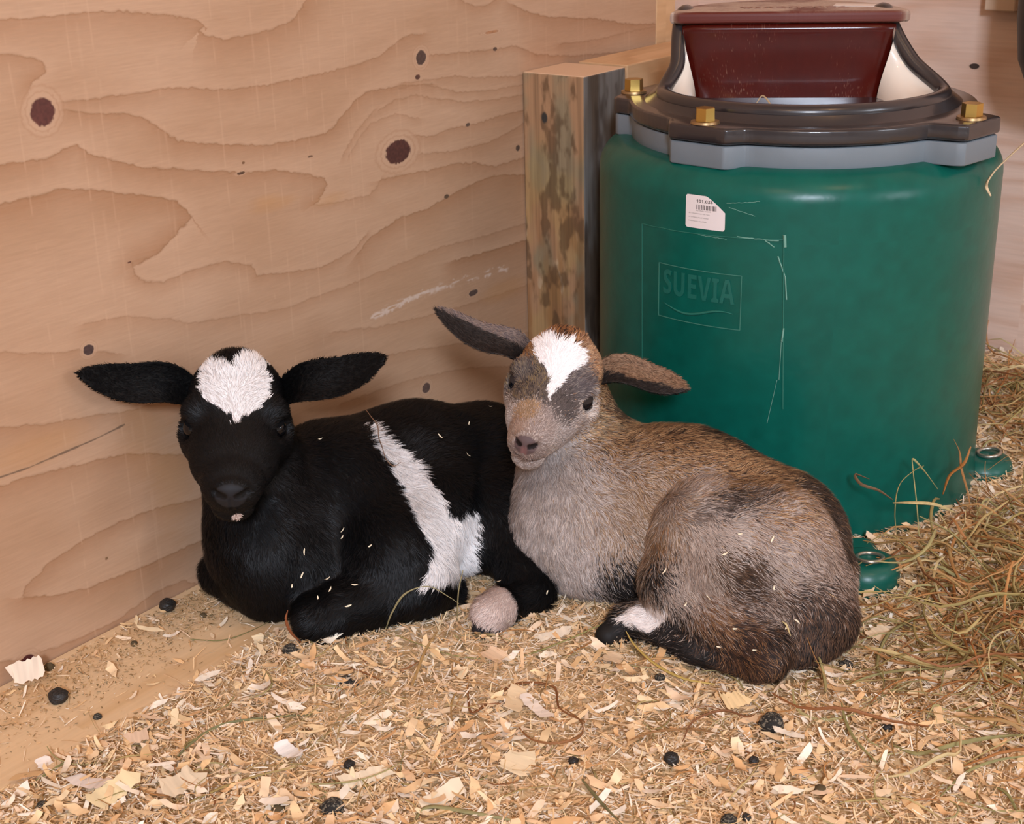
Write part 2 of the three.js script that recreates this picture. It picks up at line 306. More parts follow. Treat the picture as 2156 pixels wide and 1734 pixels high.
// ---------------------------------------------------------------- wooden post and the crosspiece behind it
const mossy = (() => {
  const a = srgb('#a5805e'), g = srgb('#847a60'), d = srgb('#513a22'), y = srgb('#ad9458'), o = srgb('#8a5a2c'), w = srgb('#bfa888');
  return tex(512, 1024, (u, v) => {
    const st = fbm(u * 55, v * 7, 3, 3), st2 = fbm(u * 16, v * 3, 13, 3);
    let c = mix3(a, g, 0.8 * smooth(0.42, 0.66, fbm(u * 3, v * 9, 12, 3) + (v - 0.55) * 0.25));
    c = mix3(c, y, 0.35 * smooth(0.5, 0.7, fbm(u * 3, v * 8, 22, 3)) * smooth(0.85, 0.6, v));
    c = mix3(c, o, 0.55 * smooth(0.42, 0.66, fbm(u * 4, v * 9, 32, 3)) * smooth(0.7, 0.4, v));
    c = mix3(c, w, 0.6 * smooth(0.66, 0.76, fbm(u * 8, v * 16, 52, 3)) * smooth(0.6, 0.5, v));
    c = mix3(c, d, 0.7 * smooth(0.53, 0.70, fbm(u * 6, v * 15, 42, 4) + 0.05 * smooth(0.6, 0.4, v)));
    c = mix3(c, d, 0.35 * smooth(0.5, 0.75, st2));
    const kd = Math.hypot((u - 0.36) / 0.05, (v - 0.80) / 0.014); c = mix3(c, srgb('#33302c'), smooth(1.2, 0.7, kd));
    return c.map((q) => q * (0.82 + 0.36 * st));
  });
})();
const weathered = (() => {
  const a = srgb('#77726c'), b = srgb('#57493c'), c2 = srgb('#3b2c20');
  return tex(256, 1024, (u, v) => { const st = fbm(u * 40, v * 5, 5, 3); let c = mix3(a, b, smooth(0.4, 0.65, fbm(u * 4, v * 5, 15, 3))); c = mix3(c, c2, 0.7 * smooth(0.52, 0.72, fbm(u * 6, v * 12, 25, 3))); return c.map((q) => q * (0.75 + 0.5 * st)); });
})();
{
  const w = 0.092;
  const t = thing('wooden_post', 'square weathered timber post with a pale sawn top beside the green drinker', 'post');
  t.position.copy(at(1229, 162, 1.70)).setY(0); t.rotation.y = wallTurn;
  const top = at(1229, 162, 1.70).y;
  const g = new RoundedBoxGeometry(w, top + 0.02, w, 2, 0.0025); g.translate(w / 2, (top - 0.02) / 2, -w / 2);
  const p = g.attributes.position, n = g.attributes.normal, uv = g.attributes.uv;
  g.clearGroups();
  // faces by direction: the end facing the camera (normal -x), the side facing the drinker (+z), the sawn top
  const idx = Array.from({ length: p.count / 3 }, (_, k) => k), faces = [[], [], []];
  for (const k of idx) { const a = k * 3, nx = n.getX(a) + n.getX(a + 1) + n.getX(a + 2), ny = n.getY(a) + n.getY(a + 1) + n.getY(a + 2), nz = n.getZ(a) + n.getZ(a + 1) + n.getZ(a + 2);
    faces[Math.abs(ny) > Math.abs(nx) && Math.abs(ny) > Math.abs(nz) ? 2 : Math.abs(nx) > Math.abs(nz) ? 0 : 1].push(a, a + 1, a + 2); }
  for (let i = 0; i < p.count; i++) { const nx = Math.abs(n.getX(i)), nz = Math.abs(n.getZ(i)); uv.setXY(i, nx > nz ? (p.getZ(i) + w) / w : p.getX(i) / w, p.getY(i) / 0.5); }
  const pick = (list) => { const q = g.clone(); q.setIndex(list); return mergeVertices(q); };
  const endg = pick(faces[2]), ep = endg.attributes.position; for (let i = 0; i < ep.count; i++) endg.attributes.uv.setXY(i, ep.getX(i) * 2, ep.getZ(i) * 2);
  const body = mergeGeometries([pick(faces[0]), pick(faces[1]), endg], true);
  mesh('timber', body, [M('#ffffff', 0.85, { map: mossy }), M('#ffffff', 0.85, { map: weathered }), M('#d9b796', 0.8)], t);
}
{
  const c = mesh('wooden_crosspiece', boxUV(0.42, 0.034, 0.075, 0.002), studMat);
  c.position.copy(onWall(1.135, 0.437, 0.05)); c.rotation.y = wallTurn;
  tag(c, 'pale horizontal timber crosspiece fixed low on the wall behind the post', 'timber');
}

// ---------------------------------------------------------------- the green animal drinker
const TC = V(0.3303, 0, -1.6045), TR = 0.223;
const noisyGreen = tex(512, 512, (u, v) => { const c = srgb('#065549'), f = fbm(u * 24, v * 24, 4, 4); return c.map((q) => q * (0.82 + 0.36 * f)); });
const greenMat = M('#ffffff', 0.30, { map: noisyGreen, specularIntensity: 0.6, bumpMap: grayTex(256, 256, (u, v) => fbm(u * 60, v * 60, 2, 3)), bumpScale: 0.00015 });
const drinker = thing('heated_animal_drinker', 'round dark green plastic animal drinker with a bolted black rim and red-brown lid', 'drinker', TC);
const FACE = -0.14;            // which way its mouth looks, from +z towards -x
const polar = (az, r, y) => V(Math.sin(az) * r, y, Math.cos(az) * r);
{
  const pr = [];
  const add = (r, y) => pr.push(new THREE.Vector2(r, y));
  add(0.0, -0.02); add(TR + 0.004, -0.02); add(TR + 0.004, 0.012); add(TR + 0.001, 0.03); add(TR, 0.1); add(TR, 0.2); add(TR, 0.3); add(TR, 0.366);
  for (let k = 0; k <= 14; k++) { const a = k / 14 * Math.PI / 2; add(TR - 0.033 + 0.033 * Math.cos(a), 0.3705 + 0.033 * Math.sin(a)); }
  add(TR - 0.06, 0.4035); add(TR - 0.10, 0.4035); add(0, 0.403);
  const g = new THREE.LatheGeometry(pr, 128); const uv = g.attributes.uv; for (let i = 0; i < uv.count; i++) uv.setXY(i, uv.getX(i) * 4, g.attributes.position.getY(i) * 3);
  mesh('tub', g, greenMat, drinker);
  // foot lugs with anchoring eyes
  for (const [az, nm] of [[0.10, 1], [1.33, 2]]) {
    const q = onFloor(1842, 1228, 0.012).sub(TC), a = nm === 1 ? Math.atan2(q.x, q.z) : az, r = nm === 1 ? Math.hypot(q.x, q.z) - 0.03 : TR + 0.012;
    const lg = new THREE.LatheGeometry([[0, 0.026], [0.022, 0.026], [0.031, 0.022], [0.035, 0.012], [0.037, -0.02], [0, -0.02]].map((v) => new THREE.Vector2(...v)), 40);
    const neck = boxUV(0.06, 0.036, 0.07, 0.012); neck.deleteAttribute('uv'); lg.deleteAttribute('uv'); neck.translate(0, 0.0, -0.035);
    const lug = mesh('foot_lug', mergeGeometries([lg.toNonIndexed(), neck.index ? neck.toNonIndexed() : neck]), M('#07594c', 0.36), drinker); lug.position.copy(polar(a, r, 0)); lug.rotation.y = a;
    const ring = mesh('washer_ring', new THREE.TorusGeometry(0.013, 0.0022, 10, 32), M('#b9b4a8', 0.3, { metalness: 0.9 }), lug); ring.rotation.x = Math.PI / 2 - 0.12; ring.position.set(0.002, 0.029, 0.006);
  }
}
// the flange: a plate with lugs at the bolts
const BOLTS = [[-1.90, 0.190], [-0.72, 0.190], [0.74, 0.212], [2.75, 0.17]];
function flangeShape(base, lug, lr) {
  const pts = [];
  for (let i = 0; i < 360; i++) {
    const a = i / 360 * Math.PI * 2; let r = base + 0.004 * Math.cos(2 * (a - 0.2));
    for (const [ba, br] of BOLTS) { let d = Math.atan2(Math.sin(a - ba), Math.cos(a - ba)); const half = lr / br; const s = smooth(half * 1.7, half * 0.9, Math.abs(d)); r = lerp(r, (br + lug) / Math.max(0.9, Math.cos(d)), s); }
    pts.push(new THREE.Vector2(Math.sin(a) * r, -Math.cos(a) * r));
  }
  return new THREE.Shape(pts);
}
function slab(shape, y0, y1, bevel) {
  const g = new THREE.ExtrudeGeometry(shape, { depth: y1 - y0 - 2 * bevel, bevelEnabled: true, bevelSize: bevel, bevelThickness: bevel, bevelSegments: 3, bevelOffset: -bevel, curveSegments: 12, steps: 1 });
  g.rotateX(-Math.PI / 2); g.translate(0, y0 + bevel, 0); return toCreasedNormals(g, 0.6);
}
const ribBump = grayTex(512, 8, (u) => 0.5 + 0.5 * Math.sin(u * 400 + Math.sin(u * 37) * 6));
const ironMat = M('#2b2729', 0.28, { clearcoat: 0.55, clearcoatRoughness: 0.12, metalness: 0.1 });
{
  const ringMat = M('#6d777e', 0.5, { bumpMap: grayTex(256, 256, (u, v) => noise(u * 90, v * 90)), bumpScale: 0.0004 });
  mesh('gasket_ring', slab(flangeShape(0.190, 0.014, 0.030), 0.401, 0.4245, 0.0015), ringMat, drinker);
  mesh('flange', slab(flangeShape(0.193, 0.016, 0.030), 0.426, 0.443, 0.003), ironMat, drinker);
  const gold = M('#c4a45c', 0.34, { metalness: 1 });
  for (const [a, r] of BOLTS) {
    const b = mesh('bolt', toCreasedNormals(new THREE.CylinderGeometry(0.0105, 0.0108, 0.013, 6).toNonIndexed(), 0.4), gold, drinker); b.position.copy(polar(a, r, 0.4525)); b.rotation.y = a * 3;
    const w = mesh('washer', new THREE.CylinderGeometry(0.0145, 0.015, 0.0025, 28), M('#a98b62', 0.4, { metalness: 0.8 }), b); w.position.y = -0.008;
  }
}
// hood: a cast shell with a mouth cut towards the stall, white enamel inside
const HX = V(-0.016, -0.006, 0.0), hp = (d, r, y) => { const s = smooth(0.445, 0.535, y); return polar(d + FACE, r * lerp(0.985, 0.955, s), y).add(V(lerp(0.001, -0.020, s), -0.006, 0)); };
const hoodTop = (d) => { const a = Math.abs(d); return 0.459 + 0.079 * smooth(1.28, 1.92, a) - 0.014 * smooth(1.95, 2.2, a) + 0.0 * a; };       // d: angle from the mouth's middle
const hoodR = (d, y) => { const a = Math.abs(d), flare = Math.exp(-(y - 0.449) / 0.018) * 0.020, lean = smooth(0.448, 0.49, y) * 0.026; return 0.156 + flare - lean * smooth(1.0, 1.8, a); };
{
  const NA = 160, NT = 18; const outer = [], oi = [], inner = [], ii = [], lip = [];
  for (let i = 0; i <= NA; i++) {
    const d = -Math.PI + i / NA * 2 * Math.PI, top = hoodTop(d);
    for (let k = 0; k <= NT; k++) {
      const y = lerp(0.4485, top, k / NT), r = hoodR(d, y), p = hp(d, r, y), yi = lerp(0.418, top, k / NT), q = hp(d, hoodR(d, Math.max(yi, 0.459)) - 0.0135 - 0.055 * (1 - smooth(0.415, 0.475, yi)), yi);
      outer.push(p.x, p.y, p.z); inner.push(q.x, q.y, q.z);
      if (i < NA && k < NT) { const a = i * (NT + 1) + k; oi.push(a, a + NT + 1, a + 1, a + NT + 1, a + NT + 2, a + 1); ii.push(a, a + 1, a + NT + 1, a + NT + 1, a + 1, a + NT + 2); }
    }
    if (i < NA) lip.push(hp(d, hoodR(d, top) - 0.0075, top));
  }
  mesh('hood_shell', geoFrom(outer, oi), ironMat, drinker);
  mesh('enamel_lining', geoFrom(inner, ii), M('#e9ded2', 0.22, { clearcoat: 0.5, clearcoatRoughness: 0.08 }), drinker);
  mesh('hood_lip', tubeGeo(lip, 0.0085, 260, 14, 1, true), ironMat, drinker);
  mesh('bowl_bottom', new THREE.CylinderGeometry(0.105, 0.105, 0.006, 64).translate(0, 0.413, 0), M('#8a7a6a', 0.4), drinker);
}
// red-brown lid: flat top with a rounded nose and the panel hanging down into the bowl
{
  const redMat = M('#ffffff', 0.2, { map: tex(512, 256, (u, v) => { const c = srgb('#45100a'), f = fbm(u * 30, v * 30, 3, 3), sp = smooth(0.84, 0.92, noise(u * 260, v * 260, 7)) * smooth(0.45, 0.7, fbm(u * 5, v * 5, 9)); return mix3(c.map((q) => q * (0.85 + 0.3 * f)), srgb('#8a6a58'), sp * 0.5); }), clearcoat: 0.12, clearcoatRoughness: 0.06, specularIntensity: 0.45 });
  const W = 0.116, prof = [];   // profile across: from the back of the lid over the nose and down the panel
  const zN = -0.004, yT = 0.5415, r = 0.011;
  for (const q of [[zN - 0.010, yT - 0.012], [zN - 0.004, yT - 0.0125], [zN - 0.0005, yT - 0.0135], [zN + 0.002, yT - 0.0155], [zN + 0.003, yT - 0.0185], [zN + 0.0025, yT - 0.022], [zN + 0.001, 0.505], [zN + 0.002, 0.48], [zN + 0.004, 0.455], [zN + 0.007, 0.425], [zN + 0.009, 0.405]]) prof.push(q);
  const panelEdge = (s) => { const y = lerp(yT - 0.02, 0.437, s); return [W * lerp(1, 0.86, smooth(0.53, 0.44, y)) - 0.001, y, zN + 0.002 + 0.004 * s]; };
  for (const sx of [-1, 1]) {            // white flank of the bowl between the panel and the lip
    const pos = [], idx = [], N = 40, K = 8, c = Math.cos(FACE), sn = Math.sin(FACE);
    for (let i = 0; i <= N; i++) { const s = i / N, d = sx * lerp(1.88, 0.62, s), top = hoodTop(d), L = hp(d, hoodR(d, top) - 0.010, top - 0.002), e = panelEdge(s), P = V(sx * e[0] * c + e[2] * sn, e[1], -sx * e[0] * sn + e[2] * c).add(HX);
      for (let k = 0; k <= K; k++) { const t = k / K, q = L.clone().lerp(P, t); q.y -= Math.sin(t * Math.PI) * 0.006 * s; pos.push(q.x, q.y, q.z); if (i < N && k < K) { const a = i * (K + 1) + k; idx.push(a, a + 1, a + K + 1, a + 1, a + K + 2, a + K + 1); } } }
    mesh('enamel_flank', geoFrom(pos, idx), M('#e4d9ca', 0.3, { clearcoat: 0.4, clearcoatRoughness: 0.1 }), drinker);
  }
  const pos = [], idx = [], uv = [], NW = 40;
  for (let i = 0; i <= NW; i++) for (let k = 0; k < prof.length; k++) {
    const s = i / NW * 2 - 1, narrow = lerp(1, 0.86, smooth(0.53, 0.44, prof[k][1])); const x = s * W * narrow, z = prof[k][0];
    const edge = Math.pow(Math.abs(s), 12) * 0.006;
    const c = Math.cos(FACE), sn = Math.sin(FACE); const zz = z - edge; pos.push(x * c + zz * sn, prof[k][1] - edge * 0.3, -x * sn + zz * c); uv.push(s * 0.5 + 0.5, prof[k][1] * 2 + z);
    if (i < NW && k < prof.length - 1) { const a = i * prof.length + k; idx.push(a, a + 1, a + prof.length, a + 1, a + prof.length + 1, a + prof.length); }
  }
  mesh('front_panel', geoFrom(pos, idx, null, null, uv), redMat, drinker).position.copy(HX);
  // lid top: D-shaped plate, dusty
  const sh = new THREE.Shape(); sh.moveTo(-W - 0.010, -zN + 0.004); sh.quadraticCurveTo(-W - 0.008, -zN - 0.002, -W + 0.004, -zN - 0.003); sh.lineTo(W - 0.004, -zN - 0.003); sh.quadraticCurveTo(W + 0.008, -zN - 0.002, W + 0.010, -zN + 0.004); sh.absarc(0, 0, W + 0.014, 0.05, Math.PI - 0.05, false);
  const lg = slab(sh, yT - 0.0125, yT + 0.0005, 0.0045); const lu = lg.attributes.uv, lp = lg.attributes.position; for (let i = 0; i < lu.count; i++) lu.setXY(i, lp.getX(i) * 3 + 0.5, lp.getZ(i) * 3 + 0.5);
  lg.rotateY(FACE);
  const dusty = tex(512, 512, (u, v) => { const f = fbm(u * 7, v * 7, 5, 4), g = noise(u * 200, v * 200, 2); return mix3(srgb('#5a1c10'), srgb('#b09a88'), clamp(smooth(0.22, 0.52, f) * 0.85 + (g - 0.5) * 0.3, 0, 1) * smooth(0.494, 0.474, v + (f - 0.5) * 0.03)); });
  const lid = mesh('lid', lg, M('#ffffff', 0.55, { map: dusty, clearcoat: 0.15 }), drinker);
  const font = await new FontLoader().loadAsync('fonts/droid/droid_sans_bold.typeface.json');
  const put = (str, x, z, size, flip) => { const g = new TextGeometry(str, { font, size, depth: 0.001, curveSegments: 3 }); g.computeBoundingBox(); g.translate(-g.boundingBox.max.x / 2, 0, 0); g.rotateX(-Math.PI / 2); if (flip) g.rotateY(Math.PI); g.translate(x, yT, z); g.rotateY(FACE); return g; };
  mesh('raised_lettering', mergeGeometries([put('SUEVIA', -0.012, -0.05, 0.017, true), put('750', 0.048, -0.05, 0.017, true)]), M('#8a6656', 0.6), lid);
  lid.position.copy(HX);
  const st = mesh('lid_sticker', new THREE.BoxGeometry(0.045, 0.0006, 0.024), M('#d8c9bd', 0.6), lid); st.position.set(0.082, yT + 0.001, -0.045); st.rotation.y = FACE - 0.2;
  // embossed plate on the tub
  const wrap = (g, az0, y0, out) => { const p = g.attributes.position; for (let i = 0; i < p.count; i++) { const a = az0 + p.getX(i) / TR, rr = TR + out + p.getZ(i); const y = y0 + p.getY(i); p.setXYZ(i, Math.sin(a) * rr, y, Math.cos(a) * rr); } g.computeVertexNormals(); return g; };
  const azOf = (x, y) => { const r2 = rayOf(x, y), o = camPos.clone().sub(TC); const a = r2.x * r2.x + r2.z * r2.z, b = 2 * (o.x * r2.x + o.z * r2.z), c = o.x * o.x + o.z * o.z - TR * TR, t = (-b - Math.sqrt(b * b - 4 * a * c)) / (2 * a), p = o.addScaledVector(r2, t); return [Math.atan2(p.x, p.z), p.y]; };
  const A = azOf(1389, 551), B = azOf(1562, 582), C2 = azOf(1386, 664), D2 = azOf(1558, 693);
  const az0 = (A[0] + B[0] + C2[0] + D2[0]) / 4, y0 = (A[1] + B[1] + C2[1] + D2[1]) / 4, pw = (B[0] - A[0] + D2[0] - C2[0]) / 2 * TR, ph = (A[1] + B[1] - C2[1] - D2[1]) / 2;
  const emb = M('#0c5c50', 0.4), edge = M('#3c7868', 0.6);
  const bar = (w, h, x, y) => { const g = new THREE.BoxGeometry(w, h, 0.0012, Math.max(1, Math.round(w * 200)), 1, 1); g.translate(x, y, 0); return g; };
  const frame = (w, h, th, az, y, m, nm) => mesh(nm, mergeGeometries([bar(w, th, 0, h / 2), bar(w, th, 0, -h / 2), bar(th, h, -w / 2, 0), bar(th, h, w / 2, 0)].map((g) => wrap(g, az, y, 0.0002))), m, drinker);
  frame(pw, ph, 0.0007, az0, y0, edge, 'logo_frame');
  const tg = new TextGeometry('SUEVIA', { font, size: ph * 0.40, depth: 0.0016, curveSegments: 4 }); tg.computeBoundingBox(); const bb = tg.boundingBox; tg.translate(-(bb.max.x + bb.min.x) / 2, 0, 0); tg.scale(pw * 0.86 / (bb.max.x - bb.min.x), 1.12, 1); tg.translate(0, -ph * 0.04, 0);
  mesh('logo_lettering', wrap(tg, az0, y0, -0.0006), M('#126054', 0.42), drinker);
  const wv = []; for (let k = 0; k <= 20; k++) { const s = k / 20; wv.push(polar(az0 + (s - 0.5) * pw * 0.84 / TR, TR + 0.0003, y0 - ph * 0.27 - Math.sin((s - 0.08) * 6.0) * ph * 0.075)); }
  mesh('logo_wave', tubeGeo(wv, (t) => 0.0004 + 0.0012 * Math.sin(t * Math.PI), 40, 6), M('#1a6658', 0.45), drinker);
  // moulded panel round the plate and the scuffs along its edge
  const E = azOf(1352, 470), F = azOf(1650, 505), G = azOf(1648, 860), H = azOf(1352, 800);
  const line = (a, b, r, m, nm, j = 0) => { const pts = []; for (let k = 0; k <= 16; k++) { const s = k / 16; pts.push(polar(lerp(a[0], b[0], s), TR + 0.0001, lerp(a[1], b[1], s) + (hash3(k, Math.round(r * 1e6), j) - 0.5) * 0.0008)); } return mesh(nm, tubeGeo(pts, r, 24, 5), m, drinker); };
  const soft = M('#1d6657', 0.5), scuff = M('#6f9c8c', 0.75);
  line(E, F, 0.0006, soft, 'panel_edge'); line(F, G, 0.0009, soft, 'panel_edge', 1); line(E, H, 0.0006, soft, 'panel_edge', 2);
  for (const [x0, y0b, x1, y1b, r] of [[1552, 498, 1640, 507, 0.0006], [1652, 494, 1653, 520, 0.0018], [1638, 540, 1652, 580, 0.0008], [1653, 580, 1656, 630, 0.0008], [1650, 690, 1646, 720, 0.0011], [1645, 720, 1640, 800, 0.0004], [1530, 428, 1600, 424, 0.0003], [1535, 436, 1590, 455, 0.0003], [1610, 505, 1630, 520, 0.0006], [1470, 494, 1530, 503, 0.0003], [1636, 800, 1615, 890, 0.0003]])
    line(azOf(x0, y0b), azOf(x1, y1b), r, scuff, 'scuff', Math.round(x0));
  // barcode sticker with one corner torn away
  const cv = document.createElement('canvas'); cv.width = 512; cv.height = 480; const q = cv.getContext('2d');
  q.fillStyle = '#e6dcda'; q.fillRect(0, 0, 512, 480); q.fillStyle = '#3a3634'; q.font = 'bold 60px sans-serif'; q.fillText('101.034', 140, 105);
  { const R = rng(5); let x = 145; while (x < 400) { const w = 4 + R() * 11; q.fillStyle = 'rgba(60,54,54,0.9)'; q.fillRect(x, 135, w, 70); x += w + 4 + R() * 12; } }
  q.fillStyle = '#6c6462'; q.font = '26px sans-serif'; q.fillText('4 019846 152070', 135, 232);
  q.font = '24px sans-serif'; q.fillText('de Tränkebecken mit Heiz.', 40, 275); q.fillText('en Drinking bowl heated', 40, 330); q.fillText('fr Abreuvoir chauffant', 40, 385);
  const ct = new THREE.CanvasTexture(cv); ct.colorSpace = THREE.SRGBColorSpace;
  const s0 = azOf(1445, 407), s1 = azOf(1526, 484), sw = (s1[0] - s0[0]) * TR, shh = azOf(1444, 407)[1] - azOf(1448, 477)[1];
  const NS = 28, spos = [], sidx = [], suv = [];
  for (let i = 0; i <= NS; i++) {
    const x = (i / NS - 0.5) * sw, e = Math.max(0, Math.abs(x) - (sw / 2 - 0.002)), rc = 0.002 - Math.sqrt(Math.max(0, 4e-6 - e * e));
    const u = x / sw, top = u < 0.02 ? shh / 2 - rc : shh * (0.5 - 0.55 * Math.pow((u - 0.02) / 0.48, 1.25) * 0.82), bot = -shh / 2 + rc;
    for (let k = 0; k < 2; k++) { spos.push(x, k ? top : bot, 0); suv.push(u + 0.5, (k ? top : bot) / shh + 0.5); }
    if (i < NS) { const a2 = i * 2; sidx.push(a2, a2 + 2, a2 + 1, a2 + 2, a2 + 3, a2 + 1); }
  }
  const sg = geoFrom(spos, sidx, null, null, suv);
  const sticker = mesh('barcode_sticker', wrap(sg, (s0[0] + s1[0]) / 2, (azOf(1444, 407)[1] + azOf(1448, 477)[1]) / 2, 0.0003), M('#ffffff', 0.5, { map: ct }), drinker); sticker.userData.label = 'white barcode sticker with a torn corner';
}
// ---------------------------------------------------------------- bedding: wood shavings
const boardEdge = 0.150;
const goatPads = [];                                          // hollows and heaps: [x, z, radius, height]
function bedH(x, z) {
  const s = fromWall(x, z);
  let y = (fbm(x * 9, z * 9, 2, 3) - 0.5) * 0.020 + (fbm(x * 40, z * 40, 5, 2) - 0.5) * 0.006 + 0.004;
  y += 0.012 * smooth(0.35, 0.8, x) + 0.010 * smooth(-1.5, -1.8, z);
  const a = alongWall(x, z);
  y = lerp(lerp(0.0055 + 0.006 * smooth(0.05, 0.0, s), y, smooth(0.2, 0.55, a)) , y, smooth(boardEdge - 0.012, boardEdge + 0.03, s + (noise(a * 30, 3) - 0.5) * 0.03));
  if (s < boardEdge && a < 0.45) y = Math.min(y, lerp(0.002, y, smooth(0.1, 0.45, a))) + 0.0035 * smooth(0.10, 0.03, s);
  for (const [px, pz, r, h] of goatPads) { const d = Math.hypot(x - px, z - pz) / r; if (d < 1) y += h * (1 - d * d) * (1 - d * d); }
  return y;
}
const litter = new THREE.Group();
{
  const base = srgb('#e2bf8e'), dirt = srgb('#b08e5e'), pale = srgb('#e6cda4');
  const m = new THREE.MeshStandardMaterial({ roughness: 0.95, map: tex(1024, 1024, (u, v) => { const f = fbm(u * 60, v * 60, 3, 3), g = noise(u * 330, v * 330, 7); return mix3(mix3(base, dirt, smooth(0.45, 0.7, f)), pale, smooth(0.6, 0.9, g) * 0.7); }) });
  const nx = 190, nz = 170, x0 = -0.95, x1 = 1.5, z0 = -2.0, z1 = -0.55, pos = [], uv = [], idx = [];
  for (let j = 0; j <= nz; j++) for (let i = 0; i <= nx; i++) { const x = lerp(x0, x1, i / nx), z = lerp(z0, z1, j / nz); const s = fromWall(x, z), a = alongWall(x, z); const clear = s > 0.0 && s < boardEdge - 0.004 && a < 0.42; pos.push(x, clear ? -0.012 : bedH(x, z) - 0.004, z); uv.push(x * 2.2, z * 2.2); }
  for (let j = 0; j < nz; j++) for (let i = 0; i < nx; i++) { const xm = lerp(x0, x1, (i + 0.5) / nx), zm = lerp(z0, z1, (j + 0.5) / nz); if (fromWall(xm, zm) < 0.006 || alongWall(xm, zm) > BACK - 0.006) continue; const a = j * (nx + 1) + i, b = a + nx + 1; idx.push(a, b, a + 1, a + 1, b, b + 1); }
  const bed = mesh('wood_shavings', geoFrom(pos, idx, null, null, uv), m);
  bed.userData = { label: 'deep bed of pale wood shavings covering the stall floor', category: 'bedding', kind: 'stuff' };
  litter.bed = bed;
}
const CHIPS = ['#faead0', '#f6deb4', '#f2d0a0', '#f2d2a6', '#eabc86', '#f0d2b0', '#f6e8d4', '#e6c090', '#d6ae7c', '#fcf2de', '#f5d8a8', '#eec894', '#f3d8b2', '#ecc69a', '#f5dcbc'].map(srgb);
const GRIT = ['#d2b284', '#b08c5c', '#8f744a', '#72623e', '#c09e6c', '#e4c492', '#a08e6c'].map(srgb);
// one curled shaving as a strip of segs quads; appended to arrays
function shaving(out, c, yaw, tilt, rollA, len, wid, curl, segs, color, R, jag = 1.1) {
  const taper = 0.35 + 0.65 * R(), q = new THREE.Quaternion().setFromEuler(new THREE.Euler(tilt, yaw, rollA, 'YXZ')), n0 = out.pos.length / 3;
  for (let i = 0; i <= segs; i++) {
    const t = i / segs - 0.5, a = t * curl, y = curl ? (1 - Math.cos(a)) * len / curl : 0, x = curl ? Math.sin(a) * len / curl : t * len;
    const end = i === 0 || i === segs, w = wid * (end ? taper : 1) * (0.8 + 0.4 * R()), j0 = (R() - 0.5) * (end ? wid * jag : 0);
    for (const s of [-0.5, 0.5]) { const p = V(x + j0 * s * 2, y, s * w).applyQuaternion(q).add(c); out.pos.push(p.x, p.y, p.z); const k = 0.84 + 0.26 * R(); out.col.push(color[0] * k, color[1] * k, color[2] * k); }
    if (i) { const b = n0 + (i - 1) * 2; out.idx.push(b, b + 1, b + 2, b + 1, b + 3, b + 2); }
  }
}
const inView = (x, z) => { const v = V(x, 0, z).sub(camPos), d = v.dot(fwd), px = PW / 2 + FOCAL * v.dot(camR) / d, py = PH / 2 - FOCAL * v.dot(camU) / d; return px > -330 && px < PW + 330 && py < PH + 330; };
